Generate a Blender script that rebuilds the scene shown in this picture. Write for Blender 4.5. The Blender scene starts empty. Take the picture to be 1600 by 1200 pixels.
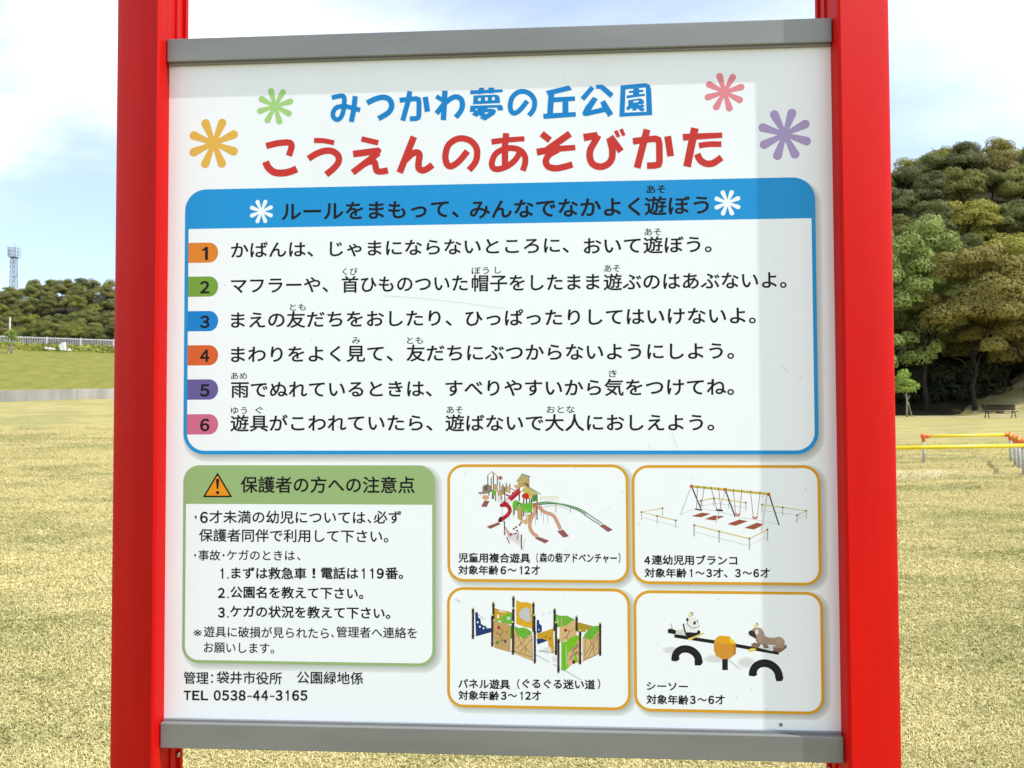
import bpy, bmesh, math, random
import numpy as np
from mathutils import Vector, Matrix, Euler

random.seed(11)
rng = np.random.default_rng(11)
S = bpy.context.scene
COL = S.collection

# ------------------------------------------------------------------ camera
F = 1200.0                      # focal length in photo pixels (1600 wide)
CAM_H = 1.38
# pose of the sign panel in camera space (x right, y down, z forward)
RB = np.array([[0.99832494, 0.00383128, 0.05772899],
               [-0.00540119, 0.99961914, 0.02706292],
               [-0.05760332, -0.02732939, 0.99796541]])
TB = np.array([-0.03426606, 0.0048105, 1.37411189])
PW, PH = 1.2, 1.19747           # visible panel size in metres
up = -RB[:, 1]                  # the sign stands plumb
fwd = np.array([0, 0, 1.0]); fwd = fwd - up * fwd.dot(up); fwd /= np.linalg.norm(fwd)
right = np.cross(fwd, up)
W2C = np.stack([right, fwd, up], axis=1)       # world vector -> camera vector
C2W = W2C.T
cam_d = bpy.data.cameras.new('camera'); cam = bpy.data.objects.new('camera', cam_d); COL.objects.link(cam)
M = Matrix(((C2W @ np.array([1, 0, 0])), (C2W @ np.array([0, -1, 0])), (C2W @ np.array([0, 0, -1])))).transposed().to_4x4()
M.translation = Vector((0, 0, CAM_H))
cam.matrix_world = M
cam_d.sensor_width = 36; cam_d.lens = 27
cam_d.clip_start = 0.05; cam_d.clip_end = 5000
cam_d.dof.use_dof = True; cam_d.dof.focus_distance = 1.37; cam_d.dof.aperture_fstop = 15.0
S.camera = cam

# ------------------------------------------------------------------ light
# sun direction in the sign's frame (right, towards viewer, up)
yaw = math.atan2((C2W @ RB[:, 0])[1], (C2W @ RB[:, 0])[0])
def signdir(v):
    c, s = math.cos(yaw), math.sin(yaw)
    return Vector((v[0]*c - v[1]*s, v[0]*s + v[1]*c, v[2]))
SUN = signdir((3.72, -1.0, 5.15)).normalized()
sl = bpy.data.lights.new('sun', 'SUN'); so = bpy.data.objects.new('sun', sl); COL.objects.link(so)
sl.energy = 4.0; sl.angle = math.radians(0.5); sl.color = (1.0, 0.98, 0.95)
so.rotation_euler = SUN.to_track_quat('Z', 'Y').to_euler()
so.location = (10, -5, 20)

w = bpy.data.worlds.new('World'); S.world = w; w.use_nodes = True
nt = w.node_tree; nt.nodes.clear()
def N(t, typ, **kw):
    n = t.nodes.new(typ)
    for k, v in kw.items(): setattr(n, k, v)
    return n
out = N(nt, 'ShaderNodeOutputWorld'); bg = N(nt, 'ShaderNodeBackground')
sky = N(nt, 'ShaderNodeTexSky', sky_type='NISHITA', sun_disc=False)
sky.sun_elevation = math.asin(SUN.z); sky.sun_rotation = math.atan2(SUN.x, SUN.y)
sky.air_density = 1.0; sky.dust_density = 1.2; sky.ozone_density = 1.6
tc = N(nt, 'ShaderNodeTexCoord'); sx = N(nt, 'ShaderNodeSeparateXYZ'); nt.links.new(tc.outputs['Generated'], sx.inputs[0])
zz = N(nt, 'ShaderNodeMath', operation='ADD'); zz.inputs[1].default_value = 0.30; nt.links.new(sx.outputs[2], zz.inputs[0])
dx = N(nt, 'ShaderNodeMath', operation='DIVIDE'); nt.links.new(sx.outputs[0], dx.inputs[0]); nt.links.new(zz.outputs[0], dx.inputs[1])
dy = N(nt, 'ShaderNodeMath', operation='DIVIDE'); nt.links.new(sx.outputs[1], dy.inputs[0]); nt.links.new(zz.outputs[0], dy.inputs[1])
cb = N(nt, 'ShaderNodeCombineXYZ'); nt.links.new(dx.outputs[0], cb.inputs[0]); nt.links.new(dy.outputs[0], cb.inputs[1])
mp = N(nt, 'ShaderNodeMapping'); mp.inputs['Location'].default_value = (5.3, 0.4, 0); mp.inputs['Scale'].default_value = (0.85, 1.25, 1)
nt.links.new(cb.outputs[0], mp.inputs[0])
nz = N(nt, 'ShaderNodeTexNoise'); nz.inputs['Scale'].default_value = 0.9; nz.inputs['Detail'].default_value = 9
nz.inputs['Roughness'].default_value = 0.52; nz.inputs['Distortion'].default_value = 0.5
nt.links.new(mp.outputs[0], nz.inputs['Vector'])
rp = N(nt, 'ShaderNodeValToRGB'); rp.color_ramp.elements[0].position = 0.39; rp.color_ramp.elements[1].position = 0.64
rp.color_ramp.interpolation = 'EASE'
nt.links.new(nz.outputs['Fac'], rp.inputs[0])
# thin veil of cirrus everywhere
hz = N(nt, 'ShaderNodeMapRange'); hz.inputs[1].default_value = 0; hz.inputs[2].default_value = 1; hz.inputs[3].default_value = 0.24; hz.inputs[4].default_value = 0.97
nt.links.new(rp.outputs[0], hz.inputs[0])
mx = N(nt, 'ShaderNodeMix', data_type='RGBA'); mx.inputs['B'].default_value = (10.2, 10.9, 11.4, 1)
nt.links.new(hz.outputs[0], mx.inputs['Factor']); sg = N(nt, 'ShaderNodeVectorMath', operation='MULTIPLY'); sg.inputs[1].default_value = (1.22, 1.33, 1.50)   # clear, bright blue between the clouds
nt.links.new(sky.outputs[0], sg.inputs[0]); nt.links.new(sg.outputs[0], mx.inputs['A'])
nt.links.new(mx.outputs['Result'], bg.inputs[0]); bg.inputs[1].default_value = 0.12
nt.links.new(bg.outputs[0], out.inputs[0])

S.view_settings.view_transform = 'Standard'; S.view_settings.look = 'None'
S.view_settings.exposure = 0.35; S.view_settings.gamma = 1.0; S.view_settings.use_curve_mapping = False
S.cycles.max_bounces = 6; S.cycles.transparent_max_bounces = 4

# ------------------------------------------------------------------ helpers
def srgb(r, g, b, k=1.0):
    f = lambda c: (c/255/12.92 if c/255 <= .04045 else ((c/255+.055)/1.055)**2.4) * k
    return (f(r), f(g), f(b), 1)
def mat(name, col, rough=0.5, spec=0.5, metal=0.0):
    m = bpy.data.materials.new(name); m.use_nodes = True
    b = m.node_tree.nodes['Principled BSDF']
    b.inputs['Base Color'].default_value = col if len(col) == 4 else (*col, 1)
    b.inputs['Roughness'].default_value = rough; b.inputs['Metallic'].default_value = metal
    b.inputs['Specular IOR Level'].default_value = spec
    return m
def noise_mix(m, ca, cb_, scale, detail=4, lo=.35, hi=.65, coord='Object', stretch=None, rough=None, bump=0, bump_scale=None):
    """base colour = noise mix of two colours; optional bump"""
    t = m.node_tree; b = t.nodes['Principled BSDF']
    tcn = N(t, 'ShaderNodeTexCoord'); v = tcn.outputs[coord]
    if stretch:
        mpn = N(t, 'ShaderNodeMapping'); mpn.inputs['Scale'].default_value = stretch; t.links.new(v, mpn.inputs[0]); v = mpn.outputs[0]
    n = N(t, 'ShaderNodeTexNoise'); n.inputs['Scale'].default_value = scale; n.inputs['Detail'].default_value = detail
    t.links.new(v, n.inputs['Vector'])
    r = N(t, 'ShaderNodeMapRange'); r.inputs[1].default_value = lo; r.inputs[2].default_value = hi
    t.links.new(n.outputs['Fac'], r.inputs[0])
    x = N(t, 'ShaderNodeMix', data_type='RGBA'); x.inputs['A'].default_value = ca; x.inputs['B'].default_value = cb_
    t.links.new(r.outputs[0], x.inputs['Factor']); t.links.new(x.outputs['Result'], b.inputs['Base Color'])
    if bump:
        n2 = N(t, 'ShaderNodeTexNoise'); n2.inputs['Scale'].default_value = bump_scale or scale; n2.inputs['Detail'].default_value = 6
        t.links.new(v, n2.inputs['Vector'])
        bp = N(t, 'ShaderNodeBump'); bp.inputs['Strength'].default_value = bump; bp.inputs['Distance'].default_value = 0.02
        t.links.new(n2.outputs['Fac'], bp.inputs['Height']); t.links.new(bp.outputs[0], b.inputs['Normal'])
    return m
def tag(o, label=None, cat=None, group=None, kind=None):
    if label: o['label'] = label
    if cat: o['category'] = cat
    if group: o['group'] = group
    if kind: o['kind'] = kind
    return o
def empty(name, loc=(0, 0, 0), rz=0):
    o = bpy.data.objects.new(name, None); COL.objects.link(o); o.location = loc; o.rotation_euler = (0, 0, rz); o.empty_display_size = .2
    return o
def link(name, me, parent=None, loc=None, rot=None):
    o = bpy.data.objects.new(name, me); COL.objects.link(o)
    if parent: o.parent = parent
    if loc is not None: o.location = loc
    if rot is not None: o.rotation_euler = rot
    return o
class MB:
    def __init__(s): s.v = []; s.f = []; s.m = []; s.mats = []
    def mi(s, m):
        if m not in s.mats: s.mats.append(m)
        return s.mats.index(m)
    def add(s, vs, fs, m):
        k = len(s.v); i = s.mi(m); s.v += [tuple(map(float, q)) for q in vs]
        s.f += [tuple(k+j for j in q) for q in fs]; s.m += [i]*len(fs); return s
    def box(s, a, b, m):
        x0, y0, z0 = a; x1, y1, z1 = b
        return s.add([(x0,y0,z0),(x1,y0,z0),(x1,y1,z0),(x0,y1,z0),(x0,y0,z1),(x1,y0,z1),(x1,y1,z1),(x0,y1,z1)],
                     [(0,3,2,1),(4,5,6,7),(0,1,5,4),(1,2,6,5),(2,3,7,6),(3,0,4,7)], m)
    def tube(s, pts, rad, m, n=10, caps=True):
        pts = [Vector(p) for p in pts]; rad = rad if isinstance(rad, (list, tuple)) else [rad]*len(pts)
        rings = []; vs = []
        for i, p in enumerate(pts):
            d = (pts[min(i+1, len(pts)-1)] - pts[max(i-1, 0)]).normalized()
            a = d.orthogonal().normalized() if i == 0 else (pa - d*pa.dot(d)).normalized()
            pa = a; b = d.cross(a)
            for k in range(n):
                t = 2*math.pi*k/n; vs.append(p + (a*math.cos(t) + b*math.sin(t))*rad[i])
        fs = [(i*n+k, i*n+(k+1) % n, (i+1)*n+(k+1) % n, (i+1)*n+k) for i in range(len(pts)-1) for k in range(n)]
        if caps: fs += [tuple(range(n-1, -1, -1)), tuple((len(pts)-1)*n+k for k in range(n))]
        return s.add(vs, fs, m)
    def ball(s, c, r, m, nu=10, nv=6, sc=(1, 1, 1)):
        vs = []; fs = []
        for j in range(nv+1):
            th = math.pi*j/nv
            for i in range(nu):
                ph = 2*math.pi*i/nu; vs.append((c[0]+r*sc[0]*math.sin(th)*math.cos(ph), c[1]+r*sc[1]*math.sin(th)*math.sin(ph), c[2]+r*sc[2]*math.cos(th)))
        for j in range(nv):
            for i in range(nu): fs.append((j*nu+i, (j+1)*nu+i, (j+1)*nu+(i+1) % nu, j*nu+(i+1) % nu))
        return s.add(vs, fs, m)
    def mesh(s, name, smooth=False):
        me = bpy.data.meshes.new(name); me.from_pydata(s.v, [], s.f)
        for m in s.mats: me.materials.append(m)
        me.polygons.foreach_set('material_index', s.m)
        if smooth: me.polygons.foreach_set('use_smooth', [True]*len(s.f))
        me.update(); return me
    def build(s, name, parent=None, smooth=False, bevel=0, seg=2, loc=None):
        me = s.mesh(name, smooth)
        if bevel:
            bm = bmesh.new(); bm.from_mesh(me)
            bmesh.ops.bevel(bm, geom=bm.edges[:], offset=bevel, segments=seg, affect='EDGES', profile=.5)
            bm.to_mesh(me); bm.free()
        return link(name, me, parent, loc)
def quads(name, Q, tone, m, extra_tri=False):
    """mesh of separate quads (and optional tip triangles) straight from an array of corners"""
    Q = np.ascontiguousarray(Q, dtype=np.float32); me = bpy.data.meshes.new(name); nv = len(Q); n = nv//(5 if extra_tri else 4)
    if extra_tri:
        k = (np.arange(n)*5)[:, None]; lv = np.concatenate([(k+np.array([0, 1, 2, 3])).ravel(), (k+np.array([3, 2, 4])).ravel()])
        ls = np.concatenate([np.arange(n)*4, n*4+np.arange(n)*3]); nf = 2*n; tone = np.concatenate([tone, tone])
    else: lv = np.arange(nv); ls = np.arange(n)*4; nf = n
    me.vertices.add(nv); me.vertices.foreach_set('co', Q.ravel()); me.loops.add(len(lv)); me.loops.foreach_set('vertex_index', lv.astype(np.int32))
    me.polygons.add(nf); me.polygons.foreach_set('loop_start', ls.astype(np.int32)); me.update(calc_edges=True)
    me.materials.append(m); a_ = me.attributes.new('tone', 'FLOAT', 'FACE'); a_.data.foreach_set('value', np.asarray(tone, np.float32)); me.update(); return me
def ray(px, py):
    d = C2W @ np.array([(px-800)/F, (py-600)/F, 1.0]); return d
def at(px, py, Y):
    """world point seen at that place of the photo at distance Y"""
    d = ray(px, py); k = Y/d[1]; return Vector((d[0]*k, Y, CAM_H + d[2]*k))
def sstep(a, b, x):
    t = np.clip((x-a)/(b-a), 0, 1); return t*t*(3-2*t)

# ================================================================== TERRAIN
# concrete wall line and fence line on the left
WP = lambda u: (-29.3+u, 44+.382*u)           # plan of the retaining wall, u metres along x
FP = lambda u: (-41.3+1.3*u, 62+.765*u)      # plan of the railing above it
BE = lambda u: float(sstep(27, 17, u)) if u > 17 else 1.0    # bank runs out towards its right end
WTOP = lambda u: 2.33+.024*u
FZ0 = 6.05
def rnoise(x, y, s, k=0):
    return (np.sin(x*s*1.3+1.7+k)*np.cos(y*s*1.1-.6+k*2) + .5*np.sin(x*s*2.9-y*s*2.3+k) + .3*np.cos(x*s*5.1+y*s*4.3+2*k))/1.8
def ground_z(x, y):
    x = np.asarray(x, float); y = np.asarray(y, float)
    left = 1.67*sstep(10, 46, y) + 0.12*np.clip(y-44, 0, 8)*(x < -12)
    rgt = 0.42*sstep(18, 52, y)
    wgt = sstep(-0.62, 0.2, x/np.maximum(y, 5))
    z = left*(1-wgt) + rgt*wgt
    z = z + 0.025*rnoise(x, y, .55)*sstep(4, 12, y)
    # worn low mounds by the swing barrier
    z = z + 0.10*np.exp(-((x-8.8)/3.0)**2-((y-12.4)/.9)**2) + 0.07*np.exp(-((x-9.6)/2.6)**2-((y-15.2)/.8)**2)
    # earth slope right of the bench
    z = z + 7.5*sstep(33.5, 55, x - (y-56)*.05)*sstep(52.5, 66, y)
    return z
def hill_r(x, y):     # wooded hill on the right
    t = x/np.maximum(y, 5)
    prof = np.interp(t, [0.05, .25, .40, .50, .57, .63, .72, .85, 1.1], [3, 13, 24, 32.5, 36.0, 36.5, 35, 33, 26])
    return 0.4 + prof*sstep(58, 122, y)
def behind(x, y): return (x+41.3)*-.507 + (y-62)*.862
def hill_l(x, y):
    t = x/np.maximum(y, 5)
    prof = np.interp(t, [-1.1, -.9, -.667, -.58, -.53, -.4, -.2, 0.05], [20, 18.5, 18, 20.5, 19.5, 14, 7, 4])
    return np.interp(y, [50, 62, 85, 170, 175], [5.7, 5.9, 7.3, 14.6, 15.2]) + (prof)*sstep(175, 235, y)

def grid(name, xs, ys, zf, m, smooth=True):
    X, Y = np.meshgrid(xs, ys); Z = zf(X, Y); nx, ny = len(xs), len(ys)
    V = np.stack([X.ravel(), Y.ravel(), Z.ravel()], 1)
    me = bpy.data.meshes.new(name)
    fs = [(j*nx+i, j*nx+i+1, (j+1)*nx+i+1, (j+1)*nx+i) for j in range(ny-1) for i in range(nx-1)]
    me.from_pydata(V.tolist(), [], fs); me.materials.append(m)
    me.polygons.foreach_set('use_smooth', [smooth]*len(fs)); me.update()
    return me
# --- lawn material
STRAW = (0.51, 0.42, 0.18, 1); STRAW2 = (0.35, 0.28, 0.11, 1); GREEN = (0.205, 0.215, 0.068, 1); SAND = (0.60, 0.50, 0.32, 1)
def lawn_material(name, stems=False):
    m = mat(name, STRAW, 0.95, 0.15); t = m.node_tree; b = t.nodes['Principled BSDF']
    geo = N(t, 'ShaderNodeNewGeometry')
    def noise(scale, detail, rough=.55, stretch=None):
        n = N(t, 'ShaderNodeTexNoise'); n.inputs['Scale'].default_value = scale; n.inputs['Detail'].default_value = detail; n.inputs['Roughness'].default_value = rough
        v = geo.outputs['Position']
        if stretch:
            q = N(t, 'ShaderNodeMapping'); q.inputs['Scale'].default_value = stretch; t.links.new(v, q.inputs[0]); v = q.outputs[0]
        t.links.new(v, n.inputs['Vector']); return n.outputs['Fac']
    def rng_(v, lo, hi, a=0, c=1):
        r = N(t, 'ShaderNodeMapRange'); r.inputs[1].default_value = lo; r.inputs[2].default_value = hi; r.inputs[3].default_value = a; r.inputs[4].default_value = c
        t.links.new(v, r.inputs[0]); return r.outputs[0]
    def mix(f, a, c):
        x = N(t, 'ShaderNodeMix', data_type='RGBA')
        t.links.new(f, x.inputs['Factor'])
        for s_, v in (('A', a), ('B', c)):
            if isinstance(v, tuple): x.inputs[s_].default_value = v
            else: t.links.new(v, x.inputs[s_])
        return x.outputs['Result']
    c = mix(rng_(noise(70, 5, .7), .40, .62), STRAW2, STRAW)
    gp = noise(0.45, 7, .66, (1, 1.7, 1))
    gf = rng_(gp, .45, .60, 0.02, 1.0)
    # more green with distance (low view angle shows the green tips)
    sep = N(t, 'ShaderNodeSeparateXYZ'); t.links.new(geo.outputs['Position'], sep.inputs[0])
    far = rng_(sep.outputs[1], 5, 40, 0, .35)
    ad = N(t, 'ShaderNodeMath', operation='ADD'); t.links.new(gf, ad.inputs[0]); t.links.new(far, ad.inputs[1]); ad.use_clamp = True
    fine = rng_(noise(22, 4, .7), .42, .58, .25, 1)
    ml = N(t, 'ShaderNodeMath', operation='MULTIPLY'); t.links.new(ad.outputs[0], ml.inputs[0]); t.links.new(fine, ml.inputs[1])
    c = mix(ml.outputs[0], c, GREEN)
    if stems:
        at_ = N(t, 'ShaderNodeAttribute'); at_.attribute_name = 'tone'
        c2 = N(t, 'ShaderNodeValToRGB'); e = c2.color_ramp.elements
        e[0].position = 0; e[0].color = (0.31, 0.235, 0.11, 1); e[1].position = 1; e[1].color = (0.80, 0.695, 0.40, 1)
        k = c2.color_ramp.elements.new(.45); k.color = (0.56, 0.47, 0.205, 1)
        k = c2.color_ramp.elements.new(.12); k.color = (0.26, 0.30, 0.085, 1)
        k = c2.color_ramp.elements.new(.22); k.color = (0.42, 0.40, 0.14, 1)
        t.links.new(at_.outputs['Fac'], c2.inputs[0])
        ml2 = N(t, 'ShaderNodeMath', operation='MULTIPLY'); t.links.new(ml.outputs[0], ml2.inputs[0]); ml2.inputs[1].default_value = .95
        c = mix(ml2.outputs[0], c2.outputs[0], GREEN)
    else:
        # bare sandy patch by the barrier, worn spots
        ps = N(t, 'ShaderNodeVectorMath', operation='SUBTRACT'); t.links.new(geo.outputs['Position'], ps.inputs[0]); ps.inputs[1].default_value = (7.6, 15.0, 0)
        sc_ = N(t, 'ShaderNodeVectorMath', operation='MULTIPLY'); t.links.new(ps.outputs[0], sc_.inputs[0]); sc_.inputs[1].default_value = (.45, .50, 0)
        ln = N(t, 'ShaderNodeVectorMath', operation='LENGTH'); t.links.new(sc_.outputs[0], ln.inputs[0])
        wob = N(t, 'ShaderNodeMath', operation='ADD'); t.links.new(ln.outputs['Value'], wob.inputs[0]); t.links.new(rng_(noise(2.2, 5), .3, .7, -.45, .45), wob.inputs[1])
        c = mix(rng_(wob.outputs[0], .62, .30), c, SAND)
        bp = N(t, 'ShaderNodeBump'); bp.inputs['Strength'].default_value = .8; bp.inputs['Distance'].default_value = .03
        t.links.new(noise(45, 7, .75), bp.inputs['Height']); t.links.new(bp.outputs[0], b.inputs['Normal'])
    t.links.new(c, b.inputs['Base Color'])
    return m
M_LAWN = lawn_material('lawn_soil'); M_BLADE = lawn_material('grass_blades', True)

xs = np.concatenate([np.linspace(-900, -60, 22), np.linspace(-58, -16, 43), np.linspace(-15, 20, 141), np.linspace(21, 60, 60), np.linspace(70, 900, 22)])
ys = np.concatenate([np.linspace(-60, -2, 12), np.linspace(0, 22, 89), np.linspace(22.8, 75, 66), np.linspace(80, 1500, 30)])
def lawn_z(x, y):
    z = ground_z(x, y)
    # beyond the retaining wall the sheet drops below the bank and hills that stand on it
    z = np.where((y > 44+.382*(x+29.3)+.55) & (x < -9) & (y > 30), z-1.0, z)
    z = np.where(y > 66, np.minimum(z, 1.2), z)
    return z
tag(link('lawn', grid('lawn', xs, ys, lawn_z, M_LAWN)), kind='structure')

# grass bank above the wall
M_BANK = noise_mix(mat('bank_grass', GREEN, .95, .1), (0.125, 0.15, 0.024, 1), (0.235, 0.205, 0.052, 1), 1.5, 9, .25, .75, bump=.9, bump_scale=9)
V = []; nU, nV = 80, 24
for j in range(nV+1):
    v = j/nV
    for i in range(nU+1):
        u = -15 + 43*i/nU; w0 = WP(u); f0 = FP(u); f0 = (f0[0]-.8, f0[1]+1.4)
        x, y = w0[0]*(1-v)+f0[0]*v, w0[1]+.08+(f0[1]-w0[1]-.08)*v
        z = WTOP(u)-.04 + (FZ0-WTOP(u)+.04)*min(1, v*1.06) + .35*math.sin(math.pi*v) + .08*float(rnoise(x, y, .9))
        g0 = float(ground_z(x, y))-.2; V.append((x, y, g0+(z-g0)*BE(u)))
fs = [(j*(nU+1)+i, j*(nU+1)+i+1, (j+1)*(nU+1)+i+1, (j+1)*(nU+1)+i) for j in range(nV) for i in range(nU)]
me = MB().add(V, fs, M_BANK).mesh('grass_bank', True); tag(link('grass_bank', me), kind='structure')
# wooded hills (ground under the trees, canopy shade put into its dark colour)
M_HILL = noise_mix(mat('shaded_forest_floor', (.05, .05, .02), .95, .1), (0.025, 0.022, 0.012, 1), (0.045, 0.040, 0.02, 1), .5, 5)
tag(link('left_hill', grid('left_hill', np.linspace(-420, 40, 160), np.concatenate([np.linspace(34, 120, 44), np.linspace(126, 420, 40)]), lambda x, y: np.where((behind(x, y) > 1.0) | (y > 110), hill_l(x, y)-.15, -4.0)*sstep(8, -10, x)-.3, M_HILL)), kind='structure')
tag(link('right_hill', grid('right_hill', np.linspace(8, 330, 60), np.linspace(59, 330, 60), lambda x, y: hill_r(x, y)*sstep(.02, .3, x/y) - .25, M_HILL)), kind='structure')

# earth slope beside the bench (bare soil, dry grass)
M_EARTH = noise_mix(mat('dry_slope', (.4, .33, .2), .95, .1), (0.30, 0.27, 0.12, 1), (0.47, 0.37, 0.22, 1), .9, 9, .38, .6, bump=1, bump_scale=5)
me = grid('earth_slope', np.linspace(33, 62, 50), np.linspace(53.2, 67, 24), lambda x, y: ground_z(x, y)+.02*(sstep(34, 36, x))-.02+.10*rnoise(x, y, 2.1)*sstep(36, 40, x), M_EARTH)
tag(link('earth_slope', me), kind='structure')

# retaining wall: one cast panel after another
M_CONC = noise_mix(mat('weathered_concrete', (.4, .38, .35), .9, .2), (0.27, 0.255, 0.235, 1), (0.43, 0.41, 0.375, 1), 1.6, 8, .3, .7, stretch=(1, 1, .25), bump=.3, bump_scale=20)
wall = empty('retaining_wall', (-29.3, 44, 1.67))
tag(wall, 'low grey concrete retaining wall between the dry lawn and the green grass bank', 'wall')
u = -14.6
while u < 24:
    u2 = u+3.64; a, c = WP(u+.011), WP(u2-.011); e1, e2 = BE(u), BE(u2); g1, g2 = float(ground_z(*a)), float(ground_z(*c))
    t1, t2 = g1+(WTOP(u)-g1)*e1-1.67, g2+(WTOP(u2)-g2)*e2-1.67; nx, ny = -.357*.22, .934*.22; mb = MB()
    A = (a[0]+29.3, a[1]-44); B = (c[0]+29.3, c[1]-44); lo = -.9
    mb.add([(A[0], A[1], g1-2.0), (B[0], B[1], g2-2.0), (B[0]+nx, B[1]+ny, g2-2.0), (A[0]+nx, A[1]+ny, g1-2.0), (A[0], A[1], t1), (B[0], B[1], t2), (B[0]+nx, B[1]+ny, t2), (A[0]+nx, A[1]+ny, t1)],
           [(0,3,2,1),(4,5,6,7),(0,1,5,4),(1,2,6,5),(2,3,7,6),(3,0,4,7)], M_CONC)
    mb.build('panel', wall, bevel=.012, seg=1); u = u2

# ================================================================== TREES
def leaf_mat(name, trans=.14):
    m = mat(name, (.1, .12, .03), .75, .2); t = m.node_tree; b = t.nodes['Principled BSDF']
    oi = N(t, 'ShaderNodeObjectInfo'); a = N(t, 'ShaderNodeAttribute'); a.attribute_name = 'tone'
    r = N(t, 'ShaderNodeMapRange'); r.inputs[3].default_value = .62; r.inputs[4].default_value = 1.42; t.links.new(a.outputs['Fac'], r.inputs[0])
    x = N(t, 'ShaderNodeVectorMath', operation='SCALE'); t.links.new(oi.outputs['Color'], x.inputs[0]); t.links.new(r.outputs[0], x.inputs['Scale'])
    t.links.new(x.outputs[0], b.inputs['Base Color'])
    tr = N(t, 'ShaderNodeBsdfTranslucent'); t.links.new(x.outputs[0], tr.inputs[0])
    ms = N(t, 'ShaderNodeMixShader'); ms.inputs[0].default_value = trans
    o = t.nodes['Material Output']; t.links.new(b.outputs[0], ms.inputs[1]); t.links.new(tr.outputs[0], ms.inputs[2]); t.links.new(ms.outputs[0], o.inputs[0])
    return m
M_LEAF = leaf_mat('tree_leaves')
M_BARK = noise_mix(mat('shaded_bark', (.12, .1, .08), .9, .2), (0.016, 0.013, 0.010, 1), (0.038, 0.031, 0.025, 1), 6, 5, stretch=(1, 1, .2))  # bark colour darkened to carry the shade among the forest trunks
M_BARKL = noise_mix(mat('pale_bark', (.3, .27, .22), .9, .2), (0.22, 0.19, 0.15, 1), (0.36, 0.32, 0.26, 1), 12, 5)
def crown_mesh(name, R, H, nl, nleaf, leaf, seed, lobe=(.30, .46)):
    """leaves scattered over many lobes filling a domed crown; origin at crown's underside"""
    g = np.random.default_rng(seed); lobes = []
    while len(lobes) < nl:
        p = g.uniform(-1, 1, 3)
        if np.linalg.norm(p) > 1: continue
        if np.linalg.norm(p) < .45 and len(lobes) > 2: continue
        p[2] = abs(p[2])*1.0 - .12 if g.random() < .8 else p[2]*.6
        s = g.uniform(*lobe)
        lobes.append((np.array([p[0]*R*.72, p[1]*R*.72, (p[2]*.68+.30)*H]), R*s))
    P = []; Nn = []; T = []; Sz = []
    per = nleaf//nl
    for c, r in lobes:
        d = g.normal(size=(per, 3)); d /= np.linalg.norm(d, axis=1)[:, None]
        d[:, 2] = np.where(d[:, 2] < -.35, -d[:, 2]*.7, d[:, 2])
        # sub-clumps
        nb = 30; bd = g.normal(size=(nb, 3)); bd /= np.linalg.norm(bd, axis=1)[:, None]; bt = g.uniform(-.18, .18, nb)
        k = np.argmax(d @ bd.T, 1); kk = (d @ bd.T)[np.arange(per), k]
        rr = r*(.62 + .46*np.clip((kk-.72)/.28, 0, 1) + g.uniform(-.10, .06, per))
        P.append(c + d*rr[:, None]*np.array([1, 1, .8])); n = d + g.normal(size=(per, 3))*.30; Nn.append(n/np.linalg.norm(n, axis=1)[:, None])
        T.append(np.clip(.47 + bt[k]*.7 + g.normal(size=per)*.10 + g.uniform(-.08, .08), 0, 1)); Sz.append(leaf*g.uniform(.6, 1.3, per))
    P = np.concatenate(P); Nn = np.concatenate(Nn); T = np.concatenate(T); Sz = np.concatenate(Sz); n = len(P)
    a = np.cross(Nn, g.normal(size=(n, 3))); a /= np.linalg.norm(a, axis=1)[:, None]; b = np.cross(Nn, a)
    hs = Sz[:, None]*.5
    Q = np.stack([P-a*hs, P-b*hs*.62, P+a*hs, P+b*hs*.62], 1).reshape(-1, 3)
    return quads(name, Q, T, M_LEAF)
def trunk_mesh(name, H, r, seed, m, nb=5, spread=2.0, top=.8):
    g = random.Random(seed); mb = MB()
    pts = [Vector((g.uniform(-.12, .12)*k, g.uniform(-.12, .12)*k, H*k/5)) for k in range(6)]
    mb.tube(pts, [r*1.25, r, r*.85, r*.7, r*.5, r*.25], m, 8)
    for i in range(nb):
        z = H*g.uniform(.45, .8); a = 2*math.pi*(i+g.random()*.6)/nb; p = Vector((0, 0, z))
        e = p + Vector((math.cos(a)*spread*g.uniform(.7, 1), math.sin(a)*spread*g.uniform(.7, 1), H*g.uniform(.2, .4)))
        mb.tube([p, p.lerp(e, .5)+Vector((0, 0, .12*H*.5)), e], [r*.5, r*.32, r*.12], m, 6)
    return mb.mesh(name, True)
CR = [crown_mesh('crown', 3.7, 5.6, 24, 21000, .22, 5+i, (.24, .44)) for i in range(5)]
CRB = [crown_mesh('crown', 4.9, 8.0, 42, 50000, .18, 50+i, (.16, .31)) for i in range(2)]
CRL = [crown_mesh('crown', 3.0, 9.5, 30, 30000, .17, 70+i, (.20, .40)) for i in range(2)]
TR = [trunk_mesh('trunk', 6.2, .20, 3+i, M_BARK, 5, 1.9) for i in range(3)]
OLIVE = [(0.205, 0.200, 0.050, 1), (0.165, 0.172, 0.050, 1), (0.225, 0.198, 0.058, 1), (0.150, 0.162, 0.050, 1), (0.265, 0.240, 0.048, 1)]
YEL = (0.32, 0.30, 0.055, 1); LIGHT = (0.245, 0.30, 0.082, 1); BROWN = (0.265, 0.225, 0.060, 1); DARK = (0.13, 0.132, 0.048, 1)
CN = {0: 'olive green', 1: 'dull green', 2: 'brownish green', 3: 'deep green', 4: 'olive yellow'}
ORD = ['first', 'second', 'third', 'fourth', 'fifth', 'sixth', 'seventh', 'eighth', 'ninth', 'tenth', 'eleventh', 'twelfth', 'thirteenth', 'fourteenth', 'fifteenth', 'sixteenth', 'seventeenth', 'eighteenth'] + ['%dth' % k for k in range(19, 60)]
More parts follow.
